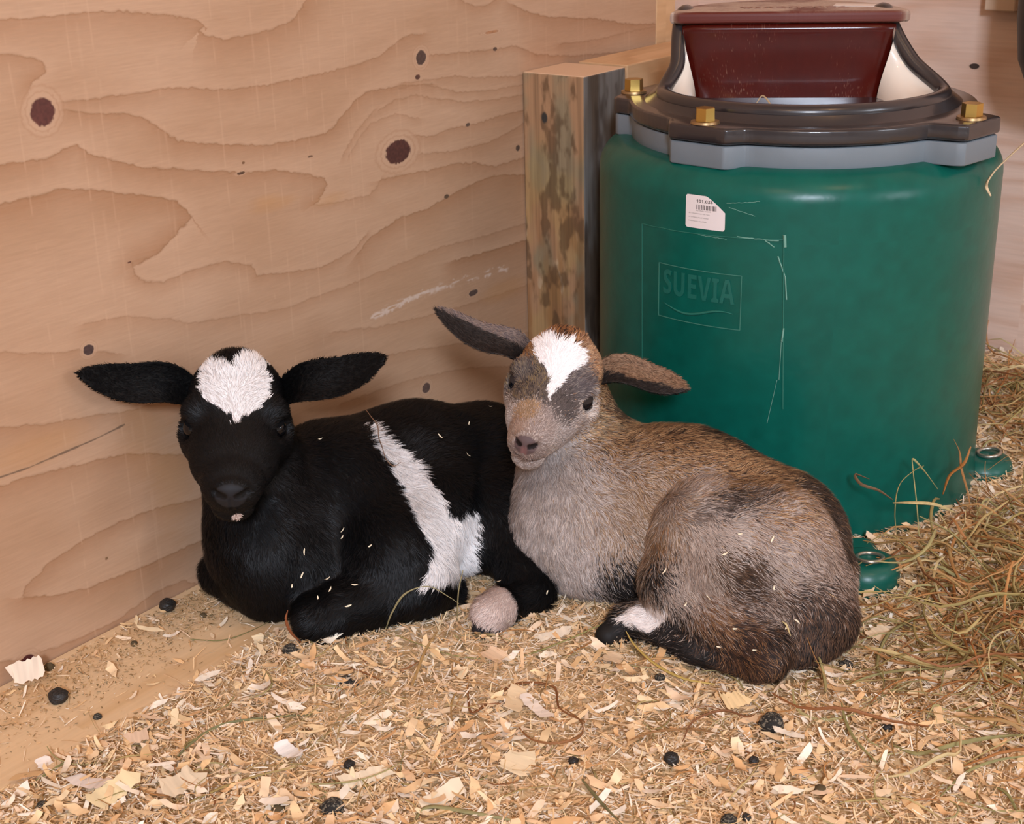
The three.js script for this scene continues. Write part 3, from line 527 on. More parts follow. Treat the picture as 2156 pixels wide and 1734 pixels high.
{
  const R = rng(77), out = { pos: [], col: [], idx: [] };
  const scatter = (n, fn) => { let k = 0, tries = 0; while (k < n && tries < n * 30) { tries++; const x = lerp(-0.7, 1.15, R()), z = lerp(-2.0, -0.62, R()); const s = fromWall(x, z); if (s < 0.012 || alongWall(x, z) > BACK - 0.012 || !inView(x, z)) continue; if (Math.hypot(x - TC.x, z - TC.z) < TR - 0.004) continue; const a = alongWall(x, z); const onBoard = s < boardEdge - 0.01 && a < 0.40; if (fn(x, z, s, a, onBoard)) k++; } };
  scatter(125000, (x, z, s, a, onBoard) => {
    if (onBoard) { const keep = smooth(0.105, 0.035, s + (fbm(a * 14, s * 30, 3) - 0.5) * 0.09) * (0.25 + 0.75 * smooth(0.1, 0.3, a)) + 0.02; if (R() > keep) return false; }
    const g = R() < (onBoard ? 0.55 : 0.17), c = g ? GRIT[(R() * GRIT.length) | 0] : CHIPS[(R() * CHIPS.length) | 0], L = onBoard ? 0.0016 + 0.003 * R() : 0.0025 + 0.009 * R() * R();
    shaving(out, V(x, (onBoard ? 0.0048 : bedH(x, z)) + R() * 0.003, z), R() * 6.28, (R() - 0.5) * (onBoard ? 0.4 : 0.8), (R() - 0.5) * (onBoard ? 0.4 : 0.8), L, 0.0005 + 0.0012 * R(), 0, 1, c, R); return true;
  });
  scatter(19000, (x, z, s, a, onBoard) => {            // thin splinters
    if (onBoard && R() > 0.10) return false;
    const c = R() < 0.12 ? GRIT[(R() * GRIT.length) | 0] : CHIPS[(R() * CHIPS.length) | 0];
    shaving(out, V(x, (onBoard ? 0.005 : bedH(x, z)) + 0.001 + R() * 0.005, z), R() * 6.28, (R() - 0.5) * 0.7, (R() - 0.5) * 0.8, 0.008 + 0.014 * R(), 0.0005 + 0.0009 * R(), (R() - 0.5) * 1.6, 3, c, R, 0.4); return true;
  });
  scatter(11000, (x, z, s, a, onBoard) => {            // dust trodden onto the floor board
    if (!onBoard || R() > smooth(0.125, 0.02, s + (fbm(a * 12, s * 26, 8) - 0.5) * 0.12) * (0.25 + 0.75 * smooth(-0.1, 0.3, a))) return false;
    const c = GRIT[(R() * GRIT.length) | 0]; shaving(out, V(x, 0.0046 + R() * 0.0022, z), R() * 6.28, (R() - 0.5) * 0.5, (R() - 0.5) * 0.5, 0.0012 + 0.004 * R() * R(), 0.0006 + 0.0011 * R(), 0, 1, c, R); return true;
  });
  scatter(17000, (x, z, s, a, onBoard) => {
    if (onBoard && R() > 0.035 + 0.3 * smooth(0.05, 0.01, s)) return false;
    const c = R() < 0.05 ? GRIT[(R() * GRIT.length) | 0] : CHIPS[(R() * CHIPS.length) | 0];
    shaving(out, V(x, (onBoard ? 0.005 : bedH(x, z)) + 0.0005 + R() * 0.0035, z), R() * 6.28, (R() - 0.5) * 0.6, (R() - 0.5) * 0.6, 0.006 + 0.010 * R(), 0.0014 + 0.0032 * R(), (R() - 0.4) * 2.0, 2, c, R); return true;
  });
  scatter(1900, (x, z, s, a, onBoard) => {
    if (onBoard && R() > 0.06) return false;
    shaving(out, V(x, bedH(x, z) + 0.003 + R() * 0.004, z), R() * 6.28, (R() - 0.5) * 0.7, (R() - 0.5) * 0.7, 0.012 + 0.015 * R(), 0.003 + 0.0055 * R(), (R() - 0.3) * 2.4, 5, CHIPS[(R() * CHIPS.length) | 0], R); return true;
  });
  const m = mesh('shavings_layer', geoFrom(out.pos, out.idx, out.col), new THREE.MeshStandardMaterial({ vertexColors: true, roughness: 0.85, side: THREE.DoubleSide }), litter.bed);
  m.userData.kind = 'stuff';
}
// ---------------------------------------------------------------- hay
const HAYC = ['#a08c54', '#b09a62', '#c0a870', '#8c7a48', '#a46c38', '#b27e48', '#ccb684', '#968c5a', '#a89c68', '#8c5830', '#b88c58', '#a88450'].map(srgb);
function stemGeo(out, pts, r, flat, color, R, segs = 9) {
  const curve = new THREE.CatmullRomCurve3(pts), n0 = out.pos.length / 3, rad = 4, side = V(0, 1, 0), spin = R() * 3;
  for (let i = 0; i <= segs; i++) {
    const t = i / segs, c = curve.getPoint(t), d = curve.getTangent(t), a = side.clone().cross(d); if (a.lengthSq() < 1e-6) a.set(1, 0, 0); a.normalize(); const b = d.clone().cross(a), rr = r * (0.35 + 0.65 * Math.sin(Math.PI * clamp(t * 0.92 + 0.06, 0, 1))), tw = spin + t * 1.5;
    for (let k = 0; k < rad; k++) { const q = k / rad * 6.283 + 0.78, ca = Math.cos(q) * rr, sa = Math.sin(q) * rr * flat, p = c.clone().addScaledVector(a, ca * Math.cos(tw) - sa * Math.sin(tw)).addScaledVector(b, ca * Math.sin(tw) + sa * Math.cos(tw)); out.pos.push(p.x, p.y, p.z); const f = 0.85 + 0.3 * hash3(i, k, n0); out.col.push(color[0] * f, color[1] * f, color[2] * f); }
    if (i) for (let k = 0; k < rad; k++) { const a0 = n0 + (i - 1) * rad + k, a1 = n0 + (i - 1) * rad + (k + 1) % rad; out.idx.push(a0, a1, a0 + rad, a1, a1 + rad, a0 + rad); }
  }
}
const hayMat = new THREE.MeshStandardMaterial({ vertexColors: true, roughness: 0.7, side: THREE.DoubleSide });
{
  const R = rng(909), heap = { pos: [], col: [], idx: [] }, far = { pos: [], col: [], idx: [] };
  const lay = (out, x, z, y0, len, r, wild) => {
    const a = R() * 6.28, bend = (R() - 0.5) * 2.2, pts = []; let px = x, pz = z, dir = a, y = y0;
    for (let k = 0; k < 5; k++) { pts.push(V(px, Math.max(bedH(px, pz) + 0.002, y), pz)); px += Math.cos(dir) * len / 4; pz += Math.sin(dir) * len / 4; dir += bend * (0.3 + R() * 0.4); y += (R() - 0.5) * wild; }
    for (const q of pts) if (Math.hypot(q.x - TC.x, q.z - TC.z) < TR + 0.012 || alongWall(q.x, q.z) > BACK - 0.008 || fromWall(q.x, q.z) < 0.008) return;
    stemGeo(out, pts, r, 0.35 + R() * 0.4, HAYC[(R() * HAYC.length) | 0], R);
  };
  const c1 = onFloor(2120, 1270), spots = [[onFloor(2130, 1120), 0.11, 130], [onFloor(2150, 1230), 0.12, 190], [onFloor(2080, 1330), 0.08, 70], [onFloor(2140, 1400), 0.09, 110], [onFloor(1990, 1180), 0.07, 50], [onFloor(2010, 1110), 0.06, 60], [onFloor(2180, 1540), 0.13, 40], [onFloor(1960, 1420), 0.12, 30]];
  for (const [c, s, n] of spots) for (let k = 0; k < n; k++) { const q = Math.sqrt(-2 * Math.log(R() + 1e-6)), t = R() * 6.28, x = c.x + q * Math.cos(t) * s * 0.62, z = c.z + q * Math.sin(t) * s * 0.62; if (Math.hypot(x - TC.x, z - TC.z) < TR + 0.05 || fromWall(x, z) < 0.3) continue; const hh = Math.exp(-q * q * 0.6) * 0.035; lay(heap, x, z, bedH(x, z) + R() * hh + 0.003, 0.05 + R() * 0.11, 0.0007 + R() * 0.0016, 0.03); }
  for (let k = 0; k < 420; k++) { const p = onFloor(2040 + R() * 220, 770 + R() * 260 * R()); if (alongWall(p.x, p.z) > BACK - 0.10) continue; if (Math.hypot(p.x - TC.x, p.z - TC.z) < TR + 0.02) continue; lay(far, p.x, p.z, bedH(p.x, p.z) + R() * 0.03, 0.05 + R() * 0.12, 0.0008 + R() * 0.0013, 0.03); }
  const scraps = { pos: [], col: [], idx: [] };
  for (let k = 0; k < 330; k++) { const p = onFloor(-40 + R() * 2240, 1330 + R() * 430); const s = fromWall(p.x, p.z); if (s < 0.17) continue; lay(scraps, p.x, p.z, bedH(p.x, p.z) + 0.002 + R() * 0.004, 0.02 + R() * R() * 0.09, 0.0004 + R() * 0.0007, 0.004); }
  const sc = mesh('hay_scraps', geoFrom(scraps.pos, scraps.idx, scraps.col), hayMat); sc.userData = { label: 'short hay scraps scattered all over the wood shavings', category: 'hay', kind: 'stuff' };
  const h = mesh('hay_heap', geoFrom(heap.pos, heap.idx, heap.col), hayMat); h.userData = { label: 'loose tangled heap of green-brown hay on the shavings beside the green drinker', category: 'hay', kind: 'stuff' };
  const f = mesh('hay_litter', geoFrom(far.pos, far.idx, far.col), hayMat); f.userData = { label: 'flat brown hay litter along the foot of the back wall behind the drinker', category: 'hay', kind: 'stuff' };
}
// single stalks: [label, colour, half width, points as photograph x, y and height over the bedding]
const stalk = (label, hex, r, pts, group) => {
  const R = rng(pts[0] * 7 + pts[1]), out = { pos: [], col: [], idx: [] }, P = [];
  for (let i = 0; i < pts.length; i += 3) { const p = onFloor(pts[i], pts[i + 1], 0.006 + pts[i + 2]); P.push(p); }
  const o = P[0].clone(); stemGeo(out, P.map((p) => p.sub(o)), r, 0.45, srgb(hex), R, 26);
  const m = mesh('hay_stalk', geoFrom(out.pos, out.idx, out.col), hayMat); m.position.copy(o); tag(m, label, 'hay stalk', group); return m;
};
// ---------------------------------------------------------------- goat kids: one skin from joined tapered capsules, then fur
const smin = (a, b, k) => { const h = Math.max(k - Math.abs(a - b), 0) / k; return Math.min(a, b) - h * h * k * 0.25; };
const smax = (a, b, k) => -smin(-a, -b, k);
function capD(px, py, pz, a, b, ra, rb) {
  const dx = b.x - a.x, dy = b.y - a.y, dz = b.z - a.z, qx = px - a.x, qy = py - a.y, qz = pz - a.z;
  const t = clamp((qx * dx + qy * dy + qz * dz) / (dx * dx + dy * dy + dz * dz + 1e-12), 0, 1);
  return Math.hypot(qx - dx * t, qy - dy * t, qz - dz * t) - (ra + (rb - ra) * t);
}
const ellD = (x, y, z, cx, cy, cz, rx, ry, rz) => { const a = (x - cx) / rx, b = (y - cy) / ry, c = (z - cz) / rz, k = Math.hypot(a, b, c), k2 = Math.hypot(a / rx, b / ry, c / rz); return k2 < 1e-9 ? -Math.min(rx, ry, rz) : k * (k - 1) / k2; };
const A3 = (x, y, z) => ({ x, y, z });
// the head of a kid in its own axes: x to the side, y up out of the crown, z along the muzzle
function headD(x0, y, z0, mz = 1, ml = 1) {
  const z = z0 < 0.03 ? z0 : 0.03 + (z0 - 0.03) / ml, x = x0 / lerp(1, mz, smooth(0.035, 0.085, z));
  const ax = Math.abs(x);
  let d = ellD(x, y, z, 0, 0.003, -0.008, 0.041, 0.040, 0.046);
  d = smin(d, Math.hypot(x * 0.97, y - 0.021, z - 0.004) - 0.0345, 0.012);
  d = smin(d, capD(ax, y, z, A3(0, -0.006, 0.030), A3(0, -0.016, 0.080), 0.0325, 0.0218), 0.024);
  d = smin(d, Math.hypot(ax - 0.011, y + 0.013, z - 0.055) - 0.0225, 0.02);
  d = smin(d, ellD(x, y, z, 0, -0.0185, 0.089, 0.0218, 0.0185, 0.0185), 0.010);
  d = smin(d, capD(ax, y, z, A3(0.006, -0.028, 0.0), A3(0.003, -0.0345, 0.074), 0.024, 0.0135), 0.010);
  d = smin(d, ellD(x, y, z, 0, -0.0395, 0.083, 0.0165, 0.0100, 0.0135), 0.004);
  d = smin(d, Math.hypot(ax - 0.021, y + 0.014, z - 0.018) - 0.0245, 0.014);
  d = smin(d, Math.hypot(ax - 0.0305, y - 0.0145, z - 0.027) - 0.0125, 0.010);
  d = smin(d, capD(ax, y, z, A3(0.030, -0.0075, 0.040), A3(0.036, -0.004, 0.026), 0.006, 0.007), 0.010);
  d = smax(d, -(Math.hypot(ax - 0.0405, y - 0.0035, z - 0.0345) - 0.0085), 0.006);
  d = smin(d, ellD(ax, y, z, 0.0, -0.011, 0.1035, 0.0135, 0.0085, 0.006), 0.005);
  d = smax(d, -capD(ax, y, z, A3(0.0055, -0.0135, 0.1105), A3(0.0125, -0.0125, 0.1055), 0.0022, 0.0034), 0.003);
  d = smax(d, -capD(ax, y, z, A3(0, -0.016, 0.1105), A3(0, -0.027, 0.1065), 0.0010, 0.0010), 0.0022);
  d = smax(d, -capD(ax, y, z, A3(0, -0.0335, 0.1015), A3(0.012, -0.0335, 0.0955), 0.0016, 0.0016), 0.003);
  d = smax(d, -capD(ax, y, z, A3(0.012, -0.0335, 0.0955), A3(0.0215, -0.0285, 0.075), 0.0016, 0.0010), 0.003);
  return d;
}
const mouthD = (h) => { const x = Math.abs(h.x); return Math.min(capD(x, h.y, h.z, A3(0, -0.0335, 0.1005), A3(0.012, -0.0335, 0.0945), 0, 0), capD(x, h.y, h.z, A3(0.012, -0.0335, 0.0945), A3(0.0215, -0.0285, 0.076), 0, 0)); };
const nostrilD = (h) => capD(Math.abs(h.x), h.y, h.z, A3(0.0055, -0.0135, 0.1105), A3(0.0125, -0.0125, 0.1055), 0, 0);
// naive surface nets over a box, skipping blocks that lie clear of the surface
function nets(sdf, lo, hi, cell, keep) {
  const nx = Math.ceil((hi.x - lo.x) / cell), ny = Math.ceil((hi.y - lo.y) / cell), nz = Math.ceil((hi.z - lo.z) / cell), B = 8;
  const f = new Float32Array((nx + 1) * (ny + 1) * (nz + 1)).fill(1), id = (i, j, k) => (k * (ny + 1) + j) * (nx + 1) + i;
  const done = new Uint8Array(f.length);
  for (let k = 0; k <= nz; k += B) for (let j = 0; j <= ny; j += B) for (let i = 0; i <= nx; i += B) {
    const c = sdf(lo.x + (i + B / 2) * cell, lo.y + (j + B / 2) * cell, lo.z + (k + B / 2) * cell);
    const far = Math.abs(c) > B * cell * 1.35 + 0.004;
    for (let kk = k; kk < Math.min(k + B, nz + 1); kk++) for (let jj = j; jj < Math.min(j + B, ny + 1); jj++) for (let ii = i; ii < Math.min(i + B, nx + 1); ii++) { const q = id(ii, jj, kk); f[q] = far ? c : sdf(lo.x + ii * cell, lo.y + jj * cell, lo.z + kk * cell); done[q] = far ? 0 : 1; }
  }
  const vid = new Int32Array(f.length).fill(-1), pos = [], idx = [];
  for (let k = 0; k < nz; k++) for (let j = 0; j < ny; j++) for (let i = 0; i < nx; i++) {
    let m = 0, n = 0, sx = 0, sy = 0, sz = 0; const v = [];
    for (let c = 0; c < 8; c++) { const q = f[id(i + (c & 1), j + (c >> 1 & 1), k + (c >> 2))]; v.push(q); if (q < 0) m |= 1 << c; }
    if (m === 0 || m === 255) continue;
    for (let a = 0; a < 8; a++) for (const b of [a ^ 1, a ^ 2, a ^ 4]) if (b > a && (v[a] < 0) !== (v[b] < 0)) { const t = v[a] / (v[a] - v[b]); sx += (a & 1) + ((b & 1) - (a & 1)) * t; sy += (a >> 1 & 1) + ((b >> 1 & 1) - (a >> 1 & 1)) * t; sz += (a >> 2) + ((b >> 2) - (a >> 2)) * t; n++; }
    const x = lo.x + (i + sx / n) * cell, y = lo.y + (j + sy / n) * cell, z = lo.z + (k + sz / n) * cell;
    if (keep && !keep(x, y, z)) continue;
    vid[id(i, j, k)] = pos.length / 3; pos.push(x, y, z);
  }
  const quad = (a, b, c, d, flip) => { if (a < 0 || b < 0 || c < 0 || d < 0) return; flip ? idx.push(a, c, b, a, d, c) : idx.push(a, b, c, a, c, d); };
  for (let k = 1; k < nz; k++) for (let j = 1; j < ny; j++) for (let i = 1; i < nx; i++) {
    const s = f[id(i, j, k)] < 0;
    if (s !== f[id(i + 1, j, k)] < 0) quad(vid[id(i, j - 1, k - 1)], vid[id(i, j, k - 1)], vid[id(i, j, k)], vid[id(i, j - 1, k)], !s);
    if (s !== f[id(i, j + 1, k)] < 0) quad(vid[id(i - 1, j, k - 1)], vid[id(i - 1, j, k)], vid[id(i, j, k)], vid[id(i, j, k - 1)], !s);
    if (s !== f[id(i, j, k + 1)] < 0) quad(vid[id(i - 1, j - 1, k)], vid[id(i, j - 1, k)], vid[id(i, j, k)], vid[id(i - 1, j, k)], !s);
  }
  return { pos, idx };
}
const grad = (sdf, x, y, z, e = 0.0008) => V(sdf(x + e, y, z) - sdf(x - e, y, z), sdf(x, y + e, z) - sdf(x, y - e, z), sdf(x, y, z + e) - sdf(x, y, z - e)).normalize();
// where the line of sight through a photograph position meets the animal
function meet(sdf, x, y) { const r = rayOf(x, y); let t = 0.9; for (let i = 0; i < 200 && t < 2.2; i++) { const d = sdf(camPos.x + r.x * t, camPos.y + r.y * t, camPos.z + r.z * t); if (d < 0.0006) return camPos.clone().addScaledVector(r, t); t += Math.max(0.0008, d * 0.7); } return null; }
// a marking: outline points found on the skin, compared along one fixed direction square to the marking
function marking(sdf, dir, outline, fallbackDepth) {
  const n = dir.clone().normalize(), a = V(0, 1, 0).cross(n).normalize(), b = n.clone().cross(a), pts = [];
  for (let i = 0; i < outline.length; i += 2) { const p = meet(sdf, outline[i], outline[i + 1]) || at(outline[i], outline[i + 1], fallbackDepth); pts.push([p.dot(a), p.dot(b), p.dot(n)]); }
  const mid = pts.reduce((s, p) => s + p[2], 0) / pts.length;
  return (p, nr) => {                                       // > 0 inside, in metres
    if (nr.dot(n) < -0.15 || p.dot(n) < mid - 0.06) return -1;
    const x = p.dot(a), y = p.dot(b); let inside = false, m = 1e9;
    for (let i = 0, j = pts.length - 1; i < pts.length; j = i++) {
      const [xi, yi] = pts[i], [xj, yj] = pts[j]; if ((yi > y) !== (yj > y) && x < (xj - xi) * (y - yi) / (yj - yi) + xi) inside = !inside;
      const dx = xj - xi, dy = yj - yi, t = clamp(((x - xi) * dx + (y - yi) * dy) / (dx * dx + dy * dy), 0, 1); m = Math.min(m, Math.hypot(x - xi - dx * t, y - yi - dy * t));
    }
    return inside ? m : -m;
  };
}
function headFrame(x, y, depth, rollDeg, yawDeg, pitchDeg, scale, mz = 1, ml = 1) {
  const r = rollDeg * Math.PI / 180, w = yawDeg * Math.PI / 180, a = pitchDeg * Math.PI / 180, back = fwd.clone().negate();
  const r1 = camR.clone().multiplyScalar(Math.cos(r)).addScaledVector(camU, -Math.sin(r)), u1 = camU.clone().multiplyScalar(Math.cos(r)).addScaledVector(camR, Math.sin(r));
  const f1 = back.clone().multiplyScalar(Math.cos(w)).addScaledVector(r1, Math.sin(w)), X = r1.clone().multiplyScalar(Math.cos(w)).addScaledVector(back, -Math.sin(w));
  const Z = f1.clone().multiplyScalar(Math.cos(a)).addScaledVector(u1, -Math.sin(a)), Y = u1.clone().multiplyScalar(Math.cos(a)).addScaledVector(f1, Math.sin(a));
  const O = at(x, y, depth).addScaledVector(Y, -0.004 * scale).addScaledVector(Z, -0.032 * scale);
  return { X, Y, Z, O, s: scale, mz, ml, skin: (q) => { const z = q.z < 0.03 ? q.z : 0.03 + (q.z - 0.03) / ml; return V(q.x / lerp(1, mz, smooth(0.035, 0.085, z)), q.y, z); }, to: (p) => { const q = p.clone().sub(O).divideScalar(scale); return V(q.dot(X), q.dot(Y), q.dot(Z)); }, from: (x2, y2, z2) => O.clone().addScaledVector(X, x2 * scale).addScaledVector(Y, y2 * scale).addScaledVector(Z, z2 * scale) };
}
// an ear: a cupped leaf with thickness, from root to tip along a bent middle line
function earGeo(mid, side, face, width, cup) {
  const c = new THREE.CatmullRomCurve3(mid), NT = 34, NS = 12, pos = [], idx = [], flow = [];
  for (let i = 0; i <= NT; i++) {
    const t = i / NT, p = c.getPoint(t), d = c.getTangent(t), s = side.clone().addScaledVector(d, -side.dot(d)).normalize(), n = d.clone().cross(s).normalize(); if (n.dot(face) < 0) n.negate();
    const w = width * Math.pow(Math.sin(Math.PI * clamp(0.16 + t * 0.72, 0, 1)), 0.7) * (t < 0.72 ? 1 : Math.sqrt(Math.max(0.004, 1 - Math.pow((t - 0.72) / 0.28, 2.6)))), cu = cup * (1 - 0.6 * t);
    for (let k = 0; k < 2 * NS; k++) { const a = k / (2 * NS) * 2 * Math.PI, ss = Math.cos(a), th = 0.0022 * Math.sin(a) * (1 - 0.3 * Math.abs(ss)); const q = p.clone().addScaledVector(s, ss * w).addScaledVector(n, th + cu * (ss * ss - 0.5) * w); pos.push(q.x, q.y, q.z); flow.push(d); }
    if (i < NT) for (let k = 0; k < 2 * NS; k++) { const a0 = i * 2 * NS + k, a1 = i * 2 * NS + (k + 1) % (2 * NS), o = 2 * NS; idx.push(a0, a0 + o, a1, a1, a0 + o, a1 + o); }
  }
  const e = NT * 2 * NS; for (let k = 1; k + 1 < 2 * NS; k++) idx.push(e, e + k, e + k + 1);
  const g = geoFrom(pos, idx);
  // make the normals point outwards
  const nn = g.attributes.normal, p0 = V(pos[0], pos[1], pos[2]), q0 = V(nn.getX(0), nn.getY(0), nn.getZ(0)), m0 = c.getPoint(0); if (p0.sub(m0).dot(q0) < 0) { for (let i = 0; i < idx.length; i += 3) { const t = idx[i]; idx[i] = idx[i + 1]; idx[i + 1] = t; } return { pos, idx, flow }; }
  return { pos, idx, flow };
}
function buildGoat(spec) {
  const { name, label, prims, head, ears, colour, furLen, seed, strands } = spec;
  // prims: [pointA, radiusA, pointB, radiusB, smoothness, fur direction or null]
  const nearHead = (x, y, z) => Math.hypot(x - head.O.x, y - head.O.y, z - head.O.z);
  const hD = (x, y, z) => { const qx = x - head.O.x, qy = y - head.O.y, qz = z - head.O.z, s = head.s; return s * headD((qx * head.X.x + qy * head.X.y + qz * head.X.z) / s, (qx * head.Y.x + qy * head.Y.y + qz * head.Y.z) / s, (qx * head.Z.x + qy * head.Z.y + qz * head.Z.z) / s, head.mz, head.ml); };
  const bodyOnly = (x, y, z) => { let d = 1; for (const q of prims) { const e = capD(x, y, z, q[0], q[2], q[1], q[3]); d = d > 0.9 ? e : smin(d, e, q[4]); } return d; };
  const sdf = (x, y, z) => { let d = bodyOnly(x, y, z); const r = nearHead(x, y, z); if (r < 0.2) d = smin(d, hD(x, y, z), 0.012); return d; };
  const lo = V(9, 9, 9), hi = V(-9, -9, -9);
  for (const q of prims) for (const [p, r] of [[q[0], q[1]], [q[2], q[3]]]) { lo.min(p.clone().subScalar(r + 0.02)); hi.max(p.clone().addScalar(r + 0.02)); }
  const inHead = (x, y, z, m) => { const h = head.to(V(x, y, z)); return Math.hypot(h.x, h.y + 0.005, h.z - 0.03) < 0.098 - m && h.z > -0.05 + m; };
  const parts = [nets(sdf, lo, hi, 0.0026, (x, y, z) => !inHead(x, y, z, 0.006))];
  parts.push(nets(sdf, head.O.clone().subScalar(0.135), head.O.clone().addScalar(0.135), 0.0013, (x, y, z) => inHead(x, y, z, 0)));
  const pos = [], idx = [], nrm = [], flow = [], earOf = [];
  for (const q of parts) { const n0 = pos.length / 3; for (let i = 0; i < q.pos.length; i += 3) { const n = grad(sdf, q.pos[i], q.pos[i + 1], q.pos[i + 2]); pos.push(q.pos[i], q.pos[i + 1], q.pos[i + 2]); nrm.push(n.x, n.y, n.z); flow.push(null); earOf.push(0); } for (const k of q.idx) idx.push(n0 + k); }
  ears.forEach((e, ei) => { const n0 = pos.length / 3, g = geoFrom(e.pos, e.idx.slice()); const gn = g.attributes.normal; for (let i = 0; i < e.pos.length / 3; i++) { pos.push(e.pos[3 * i], e.pos[3 * i + 1], e.pos[3 * i + 2]); nrm.push(gn.getX(i), gn.getY(i), gn.getZ(i)); flow.push(e.flow[i]); earOf.push(ei + 1); } for (const k of e.idx) idx.push(n0 + k); });
  const tint = colour(sdf);
  const R = rng(seed);
  const flowAt = (p, n) => {                                 // direction in which the coat lies
    const f = V(0, 0, 0); let dm = 9; const ds = prims.map((q) => { const d = capD(p.x, p.y, p.z, q[0], q[2], q[1], q[3]); dm = Math.min(dm, d); return d; });
    prims.forEach((q, i) => { const w = Math.exp(-(ds[i] - dm) / 0.008); f.addScaledVector(q[5] || q[2].clone().sub(q[0]).normalize(), w); });
    const hd = hD(p.x, p.y, p.z); if (hd < dm + 0.02) { const h = head.to(p), o = head.Z.clone().multiplyScalar(-1).addScaledVector(head.X, h.x * 9).addScaledVector(head.Y, h.y > 0.045 ? 0.9 : 0.0); f.multiplyScalar(Math.exp(-Math.max(0, dm - hd) / 0.008)).addScaledVector(o, Math.exp(-Math.max(0, hd - dm) / 0.008) * 2); }
    f.addScaledVector(n, -f.dot(n)); return f.lengthSq() > 1e-8 ? f.normalize() : V(0, -1, 0);
  };
  const base = V(...spec.base);
  const root = thing(name, label, 'goat', base);
  const col = []; for (let i = 0; i < pos.length / 3; i++) { const c = tint(V(pos[3 * i], pos[3 * i + 1], pos[3 * i + 2]), V(nrm[3 * i], nrm[3 * i + 1], nrm[3 * i + 2]), earOf[i], null); col.push(...c.c.map((q) => q * (c.bare ? 1 : 0.75))); }
  const local = (a) => a.map((v, i) => v - base.getComponent(i % 3));
  const body = mesh('body', geoFrom(local(pos), idx, col, nrm), new THREE.MeshPhysicalMaterial({ vertexColors: true, roughness: 0.62, specularIntensity: 0.5 }), root);
  // fur
  const area = new Float64Array(idx.length / 3); let tot = 0; const P = (i) => V(pos[3 * i], pos[3 * i + 1], pos[3 * i + 2]);
  for (let t = 0; t < area.length; t++) { const a = P(idx[3 * t]), b = P(idx[3 * t + 1]).sub(a), c = P(idx[3 * t + 2]).sub(a); tot += b.cross(c).length() / 2; area[t] = tot; }
  const fp = [], fc = [], fn = [], fi = [];
  for (let s = 0; s < strands; s++) {
    const x = R() * tot; let l = 0, h = area.length - 1; while (l < h) { const m = (l + h) >> 1; if (area[m] < x) l = m + 1; else h = m; }
    let u = R(), v = R(); if (u + v > 1) { u = 1 - u; v = 1 - v; } const a = idx[3 * l], b = idx[3 * l + 1], c = idx[3 * l + 2];
    const p = P(a).multiplyScalar(1 - u - v).addScaledVector(P(b), u).addScaledVector(P(c), v), n = V(nrm[3 * a] * (1 - u - v) + nrm[3 * b] * u + nrm[3 * c] * v, nrm[3 * a + 1] * (1 - u - v) + nrm[3 * b + 1] * u + nrm[3 * c + 1] * v, nrm[3 * a + 2] * (1 - u - v) + nrm[3 * b + 2] * u + nrm[3 * c + 2] * v).normalize();
    if (p.y < 0.004) continue;
    const e = earOf[a], ck = tint(p, n, e, R); if (ck.bare) continue;
    if (e && sdf(p.x, p.y, p.z) < -0.002) continue;
    let d = e ? flow[a].clone().addScaledVector(n, -flow[a].dot(n)).normalize() : flowAt(p, n);
    const wv = (noise(p.x * 60, p.y * 60, p.z * 60 + seed) - 0.5) * 1.3 + (noise(p.x * 220, p.y * 220, p.z * 220) - 0.5) * 1.0 + (R() - 0.5) * 0.5;
    d.applyAxisAngle(n, wv * (ck.messy || 1));
    const hq = head.to(p), face = e ? 0 : smooth(0.02, -0.01, Math.abs(hD(p.x, p.y, p.z)) - 0.004) * smooth(-0.03, 0.0, hq.z), L = (e ? 0.0042 : lerp(ck.len || furLen, lerp(0.0048, 0.0020, smooth(0.02, 0.085, hq.z)) * (hq.y > 0.045 ? 1.7 : 1), face)) * (0.65 + 0.7 * R());
    const lift = (e ? 0.35 : 0.30) + 0.22 * R() + (hq.y > 0.05 && face > 0.3 ? 0.45 : 0), w = (0.00017 + 0.00015 * R()) * (ck.thick || 1), sd = d.clone().cross(n).normalize();
    const m1 = p.clone().addScaledVector(d, L * 0.5 * Math.cos(lift)).addScaledVector(n, L * 0.5 * Math.sin(lift)), tp = m1.clone().addScaledVector(d, L * 0.5 * Math.cos(lift * 0.35)).addScaledVector(n, L * 0.5 * Math.sin(lift * 0.35)), r0 = p.clone().addScaledVector(n, -0.0006);
    const n0 = fp.length / 3; for (const [q, ww] of [[r0, w], [m1, w * 0.9]]) for (const sg of [-1, 1]) { fp.push(q.x + sd.x * ww * sg - base.x, q.y + sd.y * ww * sg - base.y, q.z + sd.z * ww * sg - base.z); }
    fp.push(tp.x - base.x, tp.y - base.y, tp.z - base.z);
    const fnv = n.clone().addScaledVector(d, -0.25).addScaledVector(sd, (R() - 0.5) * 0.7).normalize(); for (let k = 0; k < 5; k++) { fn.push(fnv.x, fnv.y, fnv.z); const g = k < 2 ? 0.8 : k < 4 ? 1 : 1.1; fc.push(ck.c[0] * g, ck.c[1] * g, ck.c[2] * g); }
    fi.push(n0, n0 + 1, n0 + 2, n0 + 1, n0 + 3, n0 + 2, n0 + 2, n0 + 3, n0 + 4);
  }
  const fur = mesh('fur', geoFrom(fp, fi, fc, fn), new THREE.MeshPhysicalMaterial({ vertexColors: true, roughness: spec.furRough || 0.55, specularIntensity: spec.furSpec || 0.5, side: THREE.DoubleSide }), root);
  fur.userData.kind = 'stuff';
